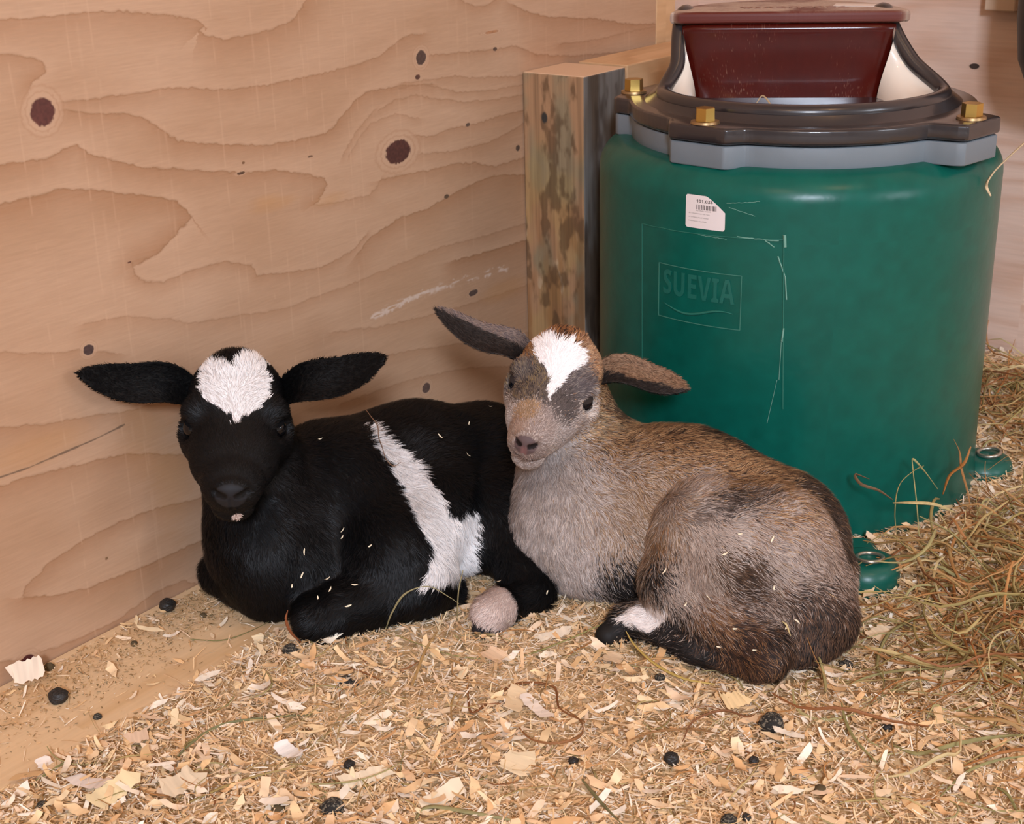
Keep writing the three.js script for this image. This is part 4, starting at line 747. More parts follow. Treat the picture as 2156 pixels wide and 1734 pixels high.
  // eyes with lids
  for (const sx of [-1, 1]) {
    const ep = head.from(sx * 0.0342, 0.0035, 0.0330).sub(base), out = head.X.clone().multiplyScalar(sx * 0.86).addScaledVector(head.Z, 0.5).addScaledVector(head.Y, 0.1).normalize();
    const eye = mesh('eye', new THREE.SphereGeometry(0.0080 * head.s, 28, 20), M(spec.eyeHex, 0.1, { specularIntensity: 0.8 }), root); eye.position.copy(ep);
    const up = head.Y.clone(), ax = up.clone().cross(out).normalize(), upn = out.clone().cross(ax);
    const mtx = new THREE.Matrix4().makeBasis(ax, upn, out);
    const lidA = new THREE.SphereGeometry(0.0092 * head.s, 28, 12, 0, Math.PI * 2, 0, spec.lidOpen[0]), lidB = new THREE.SphereGeometry(0.0091 * head.s, 28, 10, 0, Math.PI * 2, 0, spec.lidOpen[1]);
    const la = mesh('eyelid', lidA, M(spec.lidHex[0], 0.95, { specularIntensity: 0.2 }), root); la.position.copy(ep); la.quaternion.setFromRotationMatrix(mtx); la.rotateX(0.12); la.rotateZ(sx * 0.28);
    const lb = mesh('eyelid', lidB, M(spec.lidHex[1], 0.9, { specularIntensity: 0.3 }), root); lb.position.copy(ep); lb.quaternion.setFromRotationMatrix(mtx); lb.rotateX(Math.PI + 0.05); lb.rotateZ(-sx * 0.28);
  }
  return { root, sdf, head };
}
const F = onFloor;
// ---------------------------------------------------------------- the black and white kid
let kidBlack, kidBrown;
const pick = (list, R) => list[R ? (R() * list.length) | 0 : list.length >> 1];
{
  const H = headFrame(495, 898, 1.335, 0, 8, 27, 1.13, 1.0, 1.10), base = [-0.18, 0, -1.28];
  const back = V(0.62, 0.1, -0.5).normalize(), down = V(0.25, -0.9, 0.1).normalize();
  const neckTop = H.from(0, -0.012, -0.03);
  const prims = [
    [F(700, 1035, 0.088), 0.074, F(880, 1005, 0.082), 0.076, 0.03, back.clone().add(V(0, -0.6, 0)).normalize()],
    [F(880, 1005, 0.082), 0.076, F(1005, 985, 0.072), 0.062, 0.03, back],
    [neckTop, 0.046, F(560, 1140, 0.078), 0.052, 0.03, V(0.15, -1, 0.2).normalize()],
    [F(560, 1140, 0.078), 0.052, F(690, 1060, 0.085), 0.070, 0.03, V(0.5, -0.8, 0)],
    [F(575, 1205, 0.045), 0.040, F(650, 1200, 0.045), 0.045, 0.025, V(0.4, -0.9, 0)],
    [F(745, 1020, 0.105), 0.050, F(830, 1160, 0.062), 0.050, 0.025, down],
    [F(830, 1165, 0.060), 0.046, F(880, 1215, 0.040), 0.034, 0.022, down],
    [F(880, 1225, 0.037), 0.034, F(668, 1300, 0.025), 0.024, 0.014, V(-0.7, -0.3, 0.3).normalize()],
    [F(672, 1312, 0.018), 0.018, F(900, 1262, 0.016), 0.015, 0.008, V(0.9, 0, -0.2)],
    [F(905, 1258, 0.017), 0.016, F(950, 1246, 0.019), 0.0165, 0.008, V(0.9, 0, -0.2)],
    [F(570, 1225, 0.035), 0.036, F(466, 1204, 0.026), 0.020, 0.014, V(-0.8, -0.4, 0.2).normalize()],
    [F(466, 1204, 0.026), 0.020, F(510, 1240, 0.020), 0.018, 0.01, V(0.6, -0.4, 0.2)],
    [F(930, 1100, 0.062), 0.060, F(970, 1120, 0.050), 0.044, 0.03, down],
    [F(1000, 965, 0.078), 0.058, F(1052, 1085, 0.058), 0.046, 0.022, V(0.3, -0.9, 0).normalize()],
    [F(1052, 1085, 0.058), 0.046, F(1105, 1205, 0.030), 0.026, 0.02, V(0.3, -0.9, 0).normalize()],
    [F(1108, 1215, 0.026), 0.024, F(1125, 1250, 0.020), 0.019, 0.012, V(0.2, -0.6, 0.5)],
    [F(1125, 1250, 0.020), 0.019, F(1052, 1283, 0.021), 0.0165, 0.010, V(-0.8, 0, 0.4)],
    [F(1052, 1275, 0.026), 0.0185, F(1034, 1290, 0.024), 0.0195, 0.008, V(-0.5, -0.6, 0.4)],
    [F(1036, 1304, 0.018), 0.0150, F(1018, 1322, 0.011), 0.0120, 0.004, V(-0.5, -0.6, 0.4)],
    [F(1040, 950, 0.085), 0.040, F(1030, 975, 0.08), 0.05, 0.03, V(0.6, -0.6, -0.3)],
  ];
  const earL = earGeo([H.from(-0.034, 0.012, -0.008), at(352, 806, 1.345), at(270, 806, 1.325), at(165, 786, 1.292)], camU.clone(), fwd.clone().negate(), 0.0192, 0.55);
  const earR = earGeo([H.from(0.034, 0.012, -0.008), at(640, 806, 1.345), at(725, 790, 1.335), at(811, 752, 1.32)], camU.clone().addScaledVector(camR, 0.25), fwd.clone().negate(), 0.0192, 0.55);
  const K = ['#070708', '#0a0a0c', '#050505', '#0e0e11', '#080707'].map(srgb), Wt = ['#efeae8', '#f4f0ee', '#e4dcd8', '#f7f5f4'].map(srgb), Pk = ['#d8c0b4', '#cdb4a8', '#e2d0c6'].map(srgb), skin = srgb('#1e1e21'), hoof = srgb('#26262a');
  const colour = (sdf) => {
    const blaze = marking(sdf, fwd.clone().negate(), [415, 765, 440, 762, 466, 768, 487, 775, 512, 750, 540, 745, 562, 768, 565, 800, 563, 838, 545, 862, 515, 878, 494, 897, 480, 868, 455, 855, 430, 845, 422, 815], 1.33);
    const belt = marking(sdf, camPos.clone().sub(F(880, 1050, 0.1)), [763, 893, 785, 900, 815, 930, 860, 965, 900, 1005, 930, 1050, 958, 1092, 975, 1082, 998, 1076, 1008, 1100, 1000, 1140, 1000, 1180, 985, 1205, 940, 1222, 890, 1230, 902, 1200, 905, 1150, 880, 1105, 845, 1040, 815, 975], 1.4);
    const foot = F(1038, 1284, 0.026), hind = F(1022, 1326, 0.008), fore = F(958, 1246, 0.018), chin = meet(sdf, 499, 1088) || H.from(0, -0.0475, 0.0935);
    return (p, n, ear, R) => {
      const h = H.skin(H.to(p)), nz = (noise(p.x * 260, p.y * 260, p.z * 260) - 0.5) * 0.006;
      if (!ear) {
        if (mouthD(h) < 0.0019) return { c: srgb('#0c0a0a'), bare: true };
        if (nostrilD(h) < 0.0034) return { c: srgb('#070606'), bare: true };
        if (h.z > 0.098 && Math.hypot(h.x / 0.0128, (h.y + 0.0140) / 0.0105) < 1) return { c: skin, bare: true };
        if (p.distanceTo(hind) < 0.0185) return { c: hoof, bare: true };
        if (p.distanceTo(fore) < 0.015) return { c: hoof, bare: true };
        if (blaze(p, n) + nz > 0) return { c: pick(Wt, R), len: 0.009, messy: 1.3 };
        if (belt(p, n) + nz > 0) return { c: pick(Wt, R), len: 0.011 };
        if (p.distanceTo(foot) < 0.024 && p.y > 0.006) return { c: pick(Pk, R), len: 0.006 };
        if (p.distanceTo(chin) < 0.0045) return { c: pick(Pk, R), len: 0.004 };
      }
      return { c: pick(K, R), len: 0.0085 };
    };
  };
  kidBlack = buildGoat({ name: 'goat_kid', label: 'black goat kid with a white forehead blaze and a white band round its belly', prims, head: H, ears: [earL, earR], colour, furLen: 0.0085, seed: 5, strands: 290000, base, eyeHex: '#06070a', lidHex: ['#09090b', '#1c1816'], furRough: 0.5, furSpec: 0.42, lidOpen: [0.88, 0.86] });
}
// ---------------------------------------------------------------- the grey-brown kid
{
  const H = headFrame(1160, 824, 1.40, 16, -9, 27, 1.02, 0.88, 1.15), base = [0.12, 0, -1.26];
  const back = V(0.95, -0.1, 0.1).normalize(), down = V(0.35, -0.9, 0.1).normalize();
  const neckTop = H.from(0, -0.014, -0.03);
  const prims = [
    [F(1285, 1050, 0.088), 0.077, F(1440, 1075, 0.086), 0.078, 0.03, V(0.6, -0.75, 0.1).normalize()],
    [F(1440, 1075, 0.086), 0.078, F(1618, 1148, 0.078), 0.076, 0.03, back],
    [neckTop, 0.041, F(1225, 1010, 0.100), 0.058, 0.03, V(0.3, -0.95, 0.1).normalize()],
    [F(1225, 1010, 0.100), 0.058, F(1190, 1110, 0.062), 0.050, 0.03, V(0.2, -0.98, 0).normalize()],
    [F(1190, 1110, 0.062), 0.050, F(1235, 1160, 0.050), 0.044, 0.03, V(0.4, -0.9, 0).normalize()],
    [F(1250, 1100, 0.07), 0.060, F(1320, 1150, 0.055), 0.050, 0.03, down],
    [F(1280, 1215, 0.022), 0.022, F(1385, 1222, 0.030), 0.026, 0.012, V(0.9, -0.2, 0)],
    [F(1630, 1150, 0.102), 0.056, F(1490, 1125, 0.100), 0.052, 0.008, V(0.75, -0.6, 0).normalize()],
    [F(1490, 1125, 0.100), 0.052, F(1440, 1225, 0.062), 0.040, 0.008, V(0.5, -0.85, 0.1).normalize()],
    [F(1440, 1230, 0.060), 0.038, F(1520, 1300, 0.044), 0.032, 0.010, V(0.85, -0.5, 0.1).normalize()],
    [F(1520, 1300, 0.044), 0.032, F(1605, 1368, 0.030), 0.025, 0.010, V(0.85, -0.3, 0.3).normalize()],
    [F(1610, 1385, 0.022), 0.022, F(1480, 1355, 0.022), 0.0205, 0.006, V(-0.95, 0, 0)],
    [F(1480, 1355, 0.022), 0.0205, F(1362, 1303, 0.024), 0.0175, 0.006, V(-0.95, 0.1, 0)],
    [F(1362, 1303, 0.024), 0.0175, F(1330, 1305, 0.020), 0.0165, 0.010, V(-0.95, 0, 0)],
    [F(1320, 1312, 0.016), 0.0150, F(1280, 1338, 0.010), 0.0125, 0.008, V(-0.8, -0.3, 0.3)],
    [F(1690, 1230, 0.060), 0.052, F(1715, 1300, 0.042), 0.036, 0.010, V(0.2, -0.95, 0.2).normalize()],
    [F(1715, 1300, 0.042), 0.036, F(1690, 1345, 0.028), 0.026, 0.014, V(-0.3, -0.9, 0.2).normalize()],
    [F(1560, 1190, 0.085), 0.052, F(1650, 1215, 0.070), 0.055, 0.014, V(0.8, -0.5, 0).normalize()],
  ];
  const earL = earGeo([H.from(-0.033, 0.013, -0.010), at(1078, 728, 1.42), at(1005, 708, 1.43), at(918, 650, 1.435)], camU.clone().addScaledVector(camR, 0.35).addScaledVector(fwd, 0.9), fwd.clone().negate().addScaledVector(camU, 0.6), 0.0195, 0.6);
  const earR = earGeo([H.from(0.033, 0.012, -0.010), at(1305, 778, 1.42), at(1375, 800, 1.42), at(1447, 818, 1.415)], camU.clone().addScaledVector(fwd, 0.55), fwd.clone().negate().addScaledVector(camU, 0.8), 0.0172, 0.6);
  const earMid2 = at(1375, 800, 1.42), earUp2 = camR.clone().multiplyScalar(0.24).addScaledVector(camU, 0.97);
  const earMid = at(1005, 708, 1.43), earUp = camR.clone().multiplyScalar(0.41).addScaledVector(camU, 0.91);
  const colour = (sdf) => {
    const S = (a) => a.map((q) => srgb(q).map((x) => x * 1.18)), zone = (x, y, r, pal, s = 1, len) => { const p = meet(sdf, x, y) || at(x, y, 1.4); return { p, r, pal: S(pal), s, len }; };
    const G = ['#cfc3bb', '#bcb0a9', '#a89a92', '#93857c', '#c4b4a6'], B = ['#94714f', '#6f4f39', '#b08860', '#40312a', '#bd9a72', '#845f42', '#9c7a58'], MX = ['#b8a592', '#a3886c', '#8c7058', '#c6b6a8', '#7a6554'], T = ['#c4b6ac', '#ab9a8f', '#97867c', '#b09c8a'], D = ['#3a2e28', '#4c3c30', '#28211f', '#75583f'], LB = ['#6a4a34', '#4a3428', '#2c2320', '#86603f'], K = ['#262220', '#1a1716', '#302a28'], TL = ['#3a2e28', '#5a4232', '#241d1a', '#7a5a44'], RB = ['#9a8474', '#7a6456', '#ab9688', '#5c4a40'];
    const zones = [zone(1180, 1080, 0.045, G, 1.2), zone(1200, 1010, 0.04, G, 1), zone(1150, 1160, 0.035, G), zone(1230, 1180, 0.03, G, 0.8), zone(1330, 910, 0.035, B), zone(1450, 950, 0.04, B, 1.2), zone(1570, 985, 0.035, B, 1.1), zone(1280, 930, 0.022, [...B, '#3a2f2a'], 1),
      zone(1330, 1080, 0.045, MX, 1.2), zone(1400, 1030, 0.03, MX), zone(1370, 1140, 0.03, [...MX, '#a8764c'], 0.9), zone(1420, 884, 0.012, D, 1.3), zone(1500, 910, 0.013, D, 3.2), zone(1570, 935, 0.013, D, 3.4), zone(1640, 975, 0.014, D, 3.4), zone(1700, 1020, 0.014, D, 3.4), zone(1750, 1080, 0.014, D, 3.2), zone(1778, 1150, 0.013, D, 1.5),
      zone(1470, 1010, 0.018, ['#c4b7ad', '#b0a096', '#a39288'], 1.6), zone(1400, 1060, 0.018, T, 0.8), zone(1540, 1120, 0.026, ['#cdc0b6', '#b6a69b', '#c2b3a8', '#a59488'], 1.6), zone(1385, 1150, 0.012, ['#9c7652', '#84603f', '#b08c66'], 1.2), zone(1650, 1170, 0.03, T, 1.1), zone(1545, 1062, 0.014, ['#4c403a', '#6a5c54', '#352d29', '#83756c'], 2.6), zone(1600, 1045, 0.012, ['#4c403a', '#6a5c54', '#352d29'], 2), zone(1480, 1080, 0.009, ['#5c4e46', '#7a6a60', '#8c7c70'], 1.6), zone(1660, 1070, 0.035, [...B, ...T], 1), zone(1740, 1170, 0.03, RB, 1), zone(1440, 1230, 0.035, ['#ab998d', '#8f7c70', '#b8a79a', '#776558'], 1.1),
      zone(1575, 1208, 0.015, ['#32261f', '#4a372a', '#5e4532'], 3), zone(1540, 1175, 0.014, ['#6a5444', '#54402f', '#8a7260'], 1.2), zone(1500, 1310, 0.018, ['#8a6648', '#6a4a34', '#9c7a5c'], 1.2), zone(1590, 1350, 0.026, LB, 1.2), zone(1600, 1410, 0.02, [...LB, '#211b19'], 1.4), zone(1480, 1360, 0.016, [...K, '#4a362a'], 1.8), zone(1420, 1330, 0.018, K, 2.2), zone(1640, 1300, 0.02, RB, 1),
      zone(1710, 1290, 0.028, TL, 1.6), zone(1690, 1350, 0.02, TL, 1.6), zone(1640, 1340, 0.012, K, 1.4), zone(1310, 1222, 0.02, K, 2.4), zone(1375, 1205, 0.016, K, 2.2), zone(1290, 1340, 0.016, K, 2.4),
      zone(1195, 696, 0.013, ['#8a5a38', '#3c2c24', '#a06c42', '#2a211d'], 1.6), zone(1115, 722, 0.013, ['#9a6a42', '#7a5638', '#ab8058'], 1.4), zone(1262, 740, 0.014, ['#a8805c', '#b79474', '#8a6a54', '#a0683c'], 1.4), zone(1250, 700, 0.012, ['#9a6c46', '#7a5640', '#b08a64'], 1.2), zone(1098, 765, 0.014, ['#5c5049', '#40383a', '#7a6c5e', '#8a744c'], 1.4), zone(1125, 800, 0.012, ['#4a403c', '#383130', '#6a5c50', '#7c6848'], 1.4), zone(1225, 800, 0.013, ['#6a5f5c', '#544a49', '#7c7068'], 1.5), zone(1190, 850, 0.012, ['#4a4240', '#5c524e', '#3c3634'], 1.6), zone(1215, 770, 0.008, ['#8c8078', '#6c605a'], 0.8),
      zone(1112, 868, 0.008, ['#a8805a', '#94785c', '#a8907c'], 1.1), zone(1145, 885, 0.010, ['#a3938a', '#8f7e76', '#b0a097'], 1.2), zone(1240, 880, 0.014, ['#b8aaa0', '#a0928a', '#c4b6a6'], 1.2), zone(1190, 930, 0.014, ['#b0a49d', '#968a84', '#bdb0a8'], 1.2), zone(1090, 900, 0.008, ['#8a7264', '#a08878'], 1.2), zone(1120, 965, 0.012, ['#8f7f78', '#7c6a62', '#a08e84'], 1.3), zone(1243, 868, 0.006, ['#d2c6bc', '#c2b4aa'], 2.2), zone(1255, 828, 0.005, ['#8f857e', '#a59a92'], 1.4), zone(1270, 900, 0.014, ['#6a5a48', '#8a765e', '#a8977c'], 1), zone(1300, 870, 0.012, ['#4a3c32', '#5c4a3a'], 1.2)];
    const e1 = S(['#2b2422', '#221d1b', '#37302d', '#1c1816']), e1b = S(['#6a5c56', '#857268', '#54484a']), e2 = S(['#80604a', '#6a4e3c', '#94745a', '#54402f']), Wt = S(['#f0ebe9', '#f5f1ef', '#e6dedb']), Wf = S(['#e8ddd6', '#d8cac2', '#f0e8e2']), skin = srgb('#5c4b4a'), hoof = srgb('#1b1918'), pink = srgb('#8a6260');
    const blaze = marking(sdf, fwd.clone().negate(), [1124, 713, 1160, 706, 1183, 718, 1203, 716, 1230, 745, 1234, 757, 1212, 776, 1190, 797, 1170, 818, 1158, 842, 1151, 822, 1155, 790, 1150, 772, 1129, 756], 1.39);
    const sock = marking(sdf, camPos.clone().sub(F(1360, 1300, 0.02)), [1303, 1302, 1330, 1282, 1365, 1266, 1405, 1278, 1396, 1305, 1378, 1336, 1350, 1330, 1330, 1318], 1.32);
    const toe = F(1285, 1336, 0.01), lip = [1084, 950, 1096, 962, 1112, 968, 1130, 968, 1150, 961, 1168, 945].reduce((r, v, i, a) => { if (i % 2 === 0) { const p = meet(sdf, v, a[i + 1]); if (p) r.push(p); } return r; }, []);
    const lipD = (p) => { let m = 1; for (let i = 0; i + 1 < lip.length; i++) m = Math.min(m, capD(p.x, p.y, p.z, lip[i], lip[i + 1], 0, 0)); return m; };
    return (p, n, ear, R) => {
      const h = H.skin(H.to(p)), nz = (noise(p.x * 260, p.y * 260, p.z * 260) - 0.5) * 0.005;
      if (ear === 1) return { c: pick(p.clone().sub(earMid).dot(earUp) > 0.0095 ? e1b : e1, R) };
      if (ear === 2) return { c: pick(p.clone().sub(earMid2).dot(earUp2) > -0.002 + nz ? e2 : e1, R) };
      if (lipD(p) < 0.0013 || mouthD(h) < 0.0019) return { c: srgb('#33241f'), bare: true };
      if (nostrilD(h) < 0.0033) return { c: srgb('#1c1414'), bare: true };
      if (h.z > 0.099 && Math.hypot(h.x / 0.0125, (h.y + 0.0135) / 0.0095) < 1) return { c: mix3(skin, pink, 0.8 * smooth(0.005, 0.001, Math.abs(h.x)) * smooth(-0.011, -0.018, h.y)), bare: true };
      if (p.distanceTo(toe) < 0.017) return { c: hoof, bare: true };
      if (blaze(p, n) + nz > 0) return { c: pick(Wt, R), len: 0.006, messy: 1.2 };
      if (sock(p, n) + nz > 0) return { c: pick(Wf, R), len: 0.008 };
      let tot = 0; const w = zones.map((z) => { const q = z.s * Math.exp(-p.distanceToSquared(z.p) / (z.r * z.r)) + 1e-9; tot += q; return q; });
      if (!R) { const c = [0, 0, 0]; zones.forEach((z, i) => { const m = z.pal[z.pal.length >> 1]; for (let k = 0; k < 3; k++) c[k] += m[k] * w[i] / tot; }); return { c }; }
      let x = R() * tot, i = 0; while (i < w.length - 1 && x > w[i]) { x -= w[i]; i++; }
      const clump = noise(p.x * 150, p.y * 90, p.z * 150), pal = zones[i].pal; return { bright: 1, c: pal[clamp(Math.floor((clump * 0.45 + R() * 0.55) * pal.length), 0, pal.length - 1)], len: 0.0095 };
    };
  };
  kidBrown = buildGoat({ name: 'goat_kid', label: 'grey-brown goat kid with a white star on its forehead lying before the drinker', prims, head: H, ears: [earL, earR], colour, furLen: 0.0095, seed: 9, strands: 300000, base, eyeHex: '#0c0e14', lidHex: ['#352e2b', '#8d8077'], furRough: 0.6, furSpec: 0.45, lidOpen: [1.12, 1.02] });
}
// ---------------------------------------------------------------- things on the right edge: black feed bucket and cleat on the back wall
{
  const lp = at(2141, 70, 1.72), r = 0.098, c = lp.clone().addScaledVector(V(0.99, 0, 0.14).normalize(), r), top = 0.16, bot = at(2230, 205, 1.72).y - lp.y;
  const t = thing('feed_bucket', 'black rubber bucket of hay hanging at the right edge before the back wall', 'bucket', c);
  const pr = [[0, bot], [r * 0.62, bot], [r * 0.82, bot + 0.012], [r * 0.94, bot + 0.04], [r, bot + 0.09], [r * 1.02, top], [r * 1.05, top + 0.004], [r * 1.05, top + 0.012], [r * 0.98, top + 0.012], [r * 0.95, bot + 0.09], [r * 0.7, bot + 0.02], [0, bot + 0.012]].map((v) => new THREE.Vector2(...v));
  mesh('shell', new THREE.LatheGeometry(pr, 64), M('#151515', 0.5), t);
  const h = []; for (let k = 0; k <= 16; k++) { const a = k / 16 * Math.PI; h.push(V(Math.cos(a) * r, top + Math.sin(a) * 0.16, 0)); } mesh('handle', tubeGeo(h, 0.004, 40, 8), M('#8a8a8a', 0.4, { metalness: 0.8 }), t);
  const hk = mesh('hook_rope', new THREE.CylinderGeometry(0.004, 0.004, 1.25, 8), M('#9a8a6a', 0.9), t); hk.position.y = top + 0.16 + 0.62;
}
{
  const r = rayOf(2112, 8), t = onWall(BACK - 0.014, 0, 0).sub(camPos).setY(0).dot(WD) / r.dot(WD), p = camPos.clone().addScaledVector(r, t);
  const c = mesh('wooden_cleat', boxUV(0.026, 0.16, 0.04, 0.002), M('#d3b79c', 0.8)); c.position.copy(p).setY(p.y + 0.072); c.rotation.y = wallTurn;
  tag(c, 'short pale wooden cleat screwed to the back wall beside the black bucket', 'cleat');
}
// ---------------------------------------------------------------- droppings
{
  const R = rng(31), mats = [M('#262422', 0.5, { bumpMap: grayTex(128, 128, (u, v) => fbm(u * 16, v * 16, 2, 3)), bumpScale: 0.001 }), M('#ffffff', 0.85, { map: tex(128, 128, (u, v) => mix3(srgb('#23211e'), srgb('#7a7262'), smooth(0.48, 0.68, fbm(u * 26, v * 26, 8, 3)))), bumpMap: grayTex(128, 128, (u, v) => fbm(u * 22, v * 22, 6, 3)), bumpScale: 0.0015 }), M('#4f4128', 0.85)];
  const geos = [0, 1, 2].map((s) => { const g = new THREE.SphereGeometry(1, 20, 14); const p = g.attributes.position; for (let i = 0; i < p.count; i++) { const k = 1 + (fbm(p.getX(i) * 2 + s * 9, p.getY(i) * 2, p.getZ(i) * 2, 2) - 0.5) * 0.4; p.setXYZ(i, p.getX(i) * k, p.getY(i) * k * 0.82, p.getZ(i) * k); } g.computeVertexNormals(); return g; });
  const drop = (x, y, r, m, label, group) => { const p = F(x, y, 0.006), o = mesh('goat_dropping', geos[(R() * 3) | 0], mats[m]); const s = r * 0.00043; o.scale.setScalar(s); o.position.copy(p).setY(Math.max(0.004, bedH(p.x, p.z)) + s * (m ? 0.2 : 0.5)); o.rotation.y = R() * 6; tag(o, label, 'dropping', group); };
  drop(353, 1282, 19, 0, 'large black dropping dusted with sawdust at the foot of the plywood wall');
  drop(124, 1470, 21, 0, 'shiny black dropping alone on the bare floor board');
  drop(104, 1404, 11, 2, 'brown dropping by the wall beside the reddish knot');
  drop(205, 1506, 9, 1, 'small dark dropping below the shiny one on the floor board');
  drop(282, 1354, 8, 2, 'small dark dropping on the dusty part of the floor board');
  drop(428, 1294, 8, 2, 'small brown dropping on the dust near the black kid');
  drop(728, 1438, 15, 1, 'grey dropping below the knees of the black kid, larger of the close pair');
  drop(746, 1441, 10, 1, 'grey dropping below the knees of the black kid, smaller of the close pair');
  drop(612, 1376, 17, 1, 'dark flattened dropping at the edge of the floor board by the black kid');
  drop(700, 1700, 22, 1, 'large grey dropping at the front edge left of the middle');
  drop(735, 1610, 11, 0, 'black dropping half under a pale shaving in the left foreground');
  drop(1207, 1602, 10, 0, 'black dropping between two flat shavings in the middle foreground');
  drop(1413, 1599, 15, 0, 'round black dropping in the shavings of the right foreground');
  drop(1587, 1601, 10, 0, 'small black dropping right of the round black one in the foreground');
  drop(1727, 1659, 11, 2, 'olive brown dropping low in the right foreground');
  drop(1624, 1522, 25, 1, 'biggest dropping, grey and rough, below the hind leg of the brown kid');
  drop(1781, 1402, 15, 1, 'grey dropping just right of the tail of the brown kid');
  drop(1390, 1426, 12, 1, 'grey dropping just below the hind hoof of the brown kid');
  drop(2019, 1398, 10, 0, 'black dropping under the hay heap, upper of the pair');
  drop(2042, 1409, 10, 0, 'black dropping under the hay heap, lower of the pair');
  drop(1868, 1538, 10, 0, 'black dropping beside a ragged pale shaving on the right');
  drop(1535, 1726, 15, 1, 'grey dropping cut by the front edge of the picture');
  drop(1572, 1720, 9, 0, 'small black dropping beside the one at the front edge');
  drop(1807, 1156, 14, 0, 'round black dropping beside the anchoring eye of the drinker');
  drop(90, 1700, 12, 1, 'grey dropping in the near left corner of the shavings');
  drop(585, 1706, 12, 2, 'brown dropping near the front edge below the black kid');
}
// ---------------------------------------------------------------- the larger shavings that lie on top
{
  const R = rng(404), mat = new THREE.MeshStandardMaterial({ vertexColors: true, roughness: 0.8, side: THREE.DoubleSide });
  const big = (x, y, len, wid, yaw, curl, hex, label, lift = 0.006, tilt = 0.15) => { const p = F(x, y, 0.008), out = { pos: [], col: [], idx: [] }; shaving(out, V(0, 0, 0), yaw, tilt, (R() - 0.5) * 0.3, len * 0.00036, wid * 0.00040, curl, 12, srgb(hex), R, 0.5); const bg = geoFrom(out.pos, out.idx, out.col).toNonIndexed(); bg.computeVertexNormals(); const m = mesh('wood_shaving', bg, mat); m.position.copy(p).setY(bedH(p.x, p.z) + lift); tag(m, label, 'shaving'); };
  big(1085, 1490, 110, 38, 1.4, 0.5, '#ecd2aa', 'broad cream shaving standing upright below the hind foot of the black kid');
  big(1128, 1500, 105, 36, 2.2, 0.5, '#ecdccb', 'pale pinkish strip leaning right of the broad cream shaving');
  big(612, 1590, 80, 44, 2.6, 1.6, '#f4efe8', 'white curled shaving in the left foreground');
  big(190, 1655, 90, 40, 2.9, 0.8, '#e6d8cc', 'pale grey-pink shaving in the near left corner');
  big(240, 1670, 120, 56, 0.9, 0.6, '#f0dcae', 'large ragged cream shaving beside the pale grey-pink one');
  big(98, 1610, 60, 34, 2.3, 0.7, '#f5eade', 'white torn shaving at the edge of the floor board');
  big(290, 1553, 50, 36, 0.4, 0.3, '#e2c4a6', 'small square tan shaving beside the floor board');
  big(383, 1655, 90, 60, 0.7, 0.5, '#e6d3b4', 'ribbed square shaving in the left foreground');
  big(768, 1632, 120, 40, 0.5, 0.3, '#f6e6c8', 'long pale splintered shaving below the black kid');
  big(930, 1680, 125, 42, 0.8, 0.3, '#f7e8cc', 'long pale flat shaving at the front edge in the middle');
  big(1090, 1610, 80, 62, 1.2, 0.4, '#f2dcb6', 'ragged square cream shaving in the middle foreground');
  big(1165, 1345, 100, 30, 0.35, 0.4, '#f3e4cc', 'pale chip lying before the white fetlock of the brown kid');
  big(1040, 1395, 60, 50, 0.9, 0.9, '#e4c3a0', 'fan shaped ribbed tan shaving below the hind foot of the black kid');
  big(1660, 1545, 75, 22, 2.7, 0.3, '#f8eedb', 'bright white chip lying over the biggest dropping');
  big(1545, 1475, 60, 50, 0.3, 0.8, '#f0d3a0', 'curled yellow shaving below the hock of the brown kid');
  big(1290, 1385, 60, 40, 1.2, 0.6, '#e9cba6', 'tan shaving beside the hind hoof of the brown kid');
  big(545, 1350, 50, 26, 1.9, 0.8, '#f1ddb8', 'cream shaving at the knee of the black kid on the board edge');
  big(900, 1290, 75, 30, 1.7, 1.2, '#e3cbb4', 'upright curled shaving before the white belly of the black kid', 0.018, 0.9);
  big(1050, 1330, 75, 24, 2.8, 1.6, '#f0e6d8', 'curled white shaving under the hind hoof of the black kid', 0.009);
  big(60, 1430, 85, 60, 0.4, 0.7, '#f3e2cc', 'heaped cream shaving against the wall by the reddish knot', 0.012, 0.5);
  big(1740, 1420, 55, 30, 1.8, 0.3, '#e6bf94', 'orange tan shaving right of the tail of the brown kid');
  big(1850, 1330, 60, 40, 0.6, 0.7, '#edd2ae', 'cream shaving at the edge of the hay heap');
}
// ---------------------------------------------------------------- single stalks of hay
stalk('long green stem sagging between the two kids', '#98935a', 0.0014, [832, 1336, 0.006, 900, 1362, 0.004, 965, 1381, 0.003, 1080, 1384, 0.004, 1180, 1352, 0.008, 1290, 1303, 0.012]);
stalk('thin green stalk on the dusty floor board', '#7e7a4c', 0.0009, [400, 1345, 0, 470, 1347, 0, 540, 1322, 0.001, 592, 1292, 0.002]);
stalk('olive stalk crossing the left foreground over the board edge', '#7f7a4a', 0.0012, [50, 1660, 0.002, 95, 1630, 0.003, 140, 1604, 0.003, 215, 1582, 0.002]);
stalk('long dark green blade curving through the left foreground', '#737048', 0.0016, [368, 1598, 0.002, 405, 1562, 0.004, 465, 1526, 0.005, 560, 1510, 0.004, 655, 1504, 0.003]);
stalk('long tan stalk low in the left foreground', '#a08a54', 0.0015, [330, 1725, 0.003, 420, 1678, 0.004, 510, 1642, 0.004, 625, 1612, 0.004]);
stalk('brown angular twig in the middle foreground', '#7e4e28', 0.0017, [985, 1425, 0.006, 986, 1470, 0.004, 994, 1500, 0.003, 1030, 1478, 0.005, 1085, 1440, 0.007, 1165, 1444, 0.006, 1178, 1490, 0.004, 1232, 1520, 0.003]);
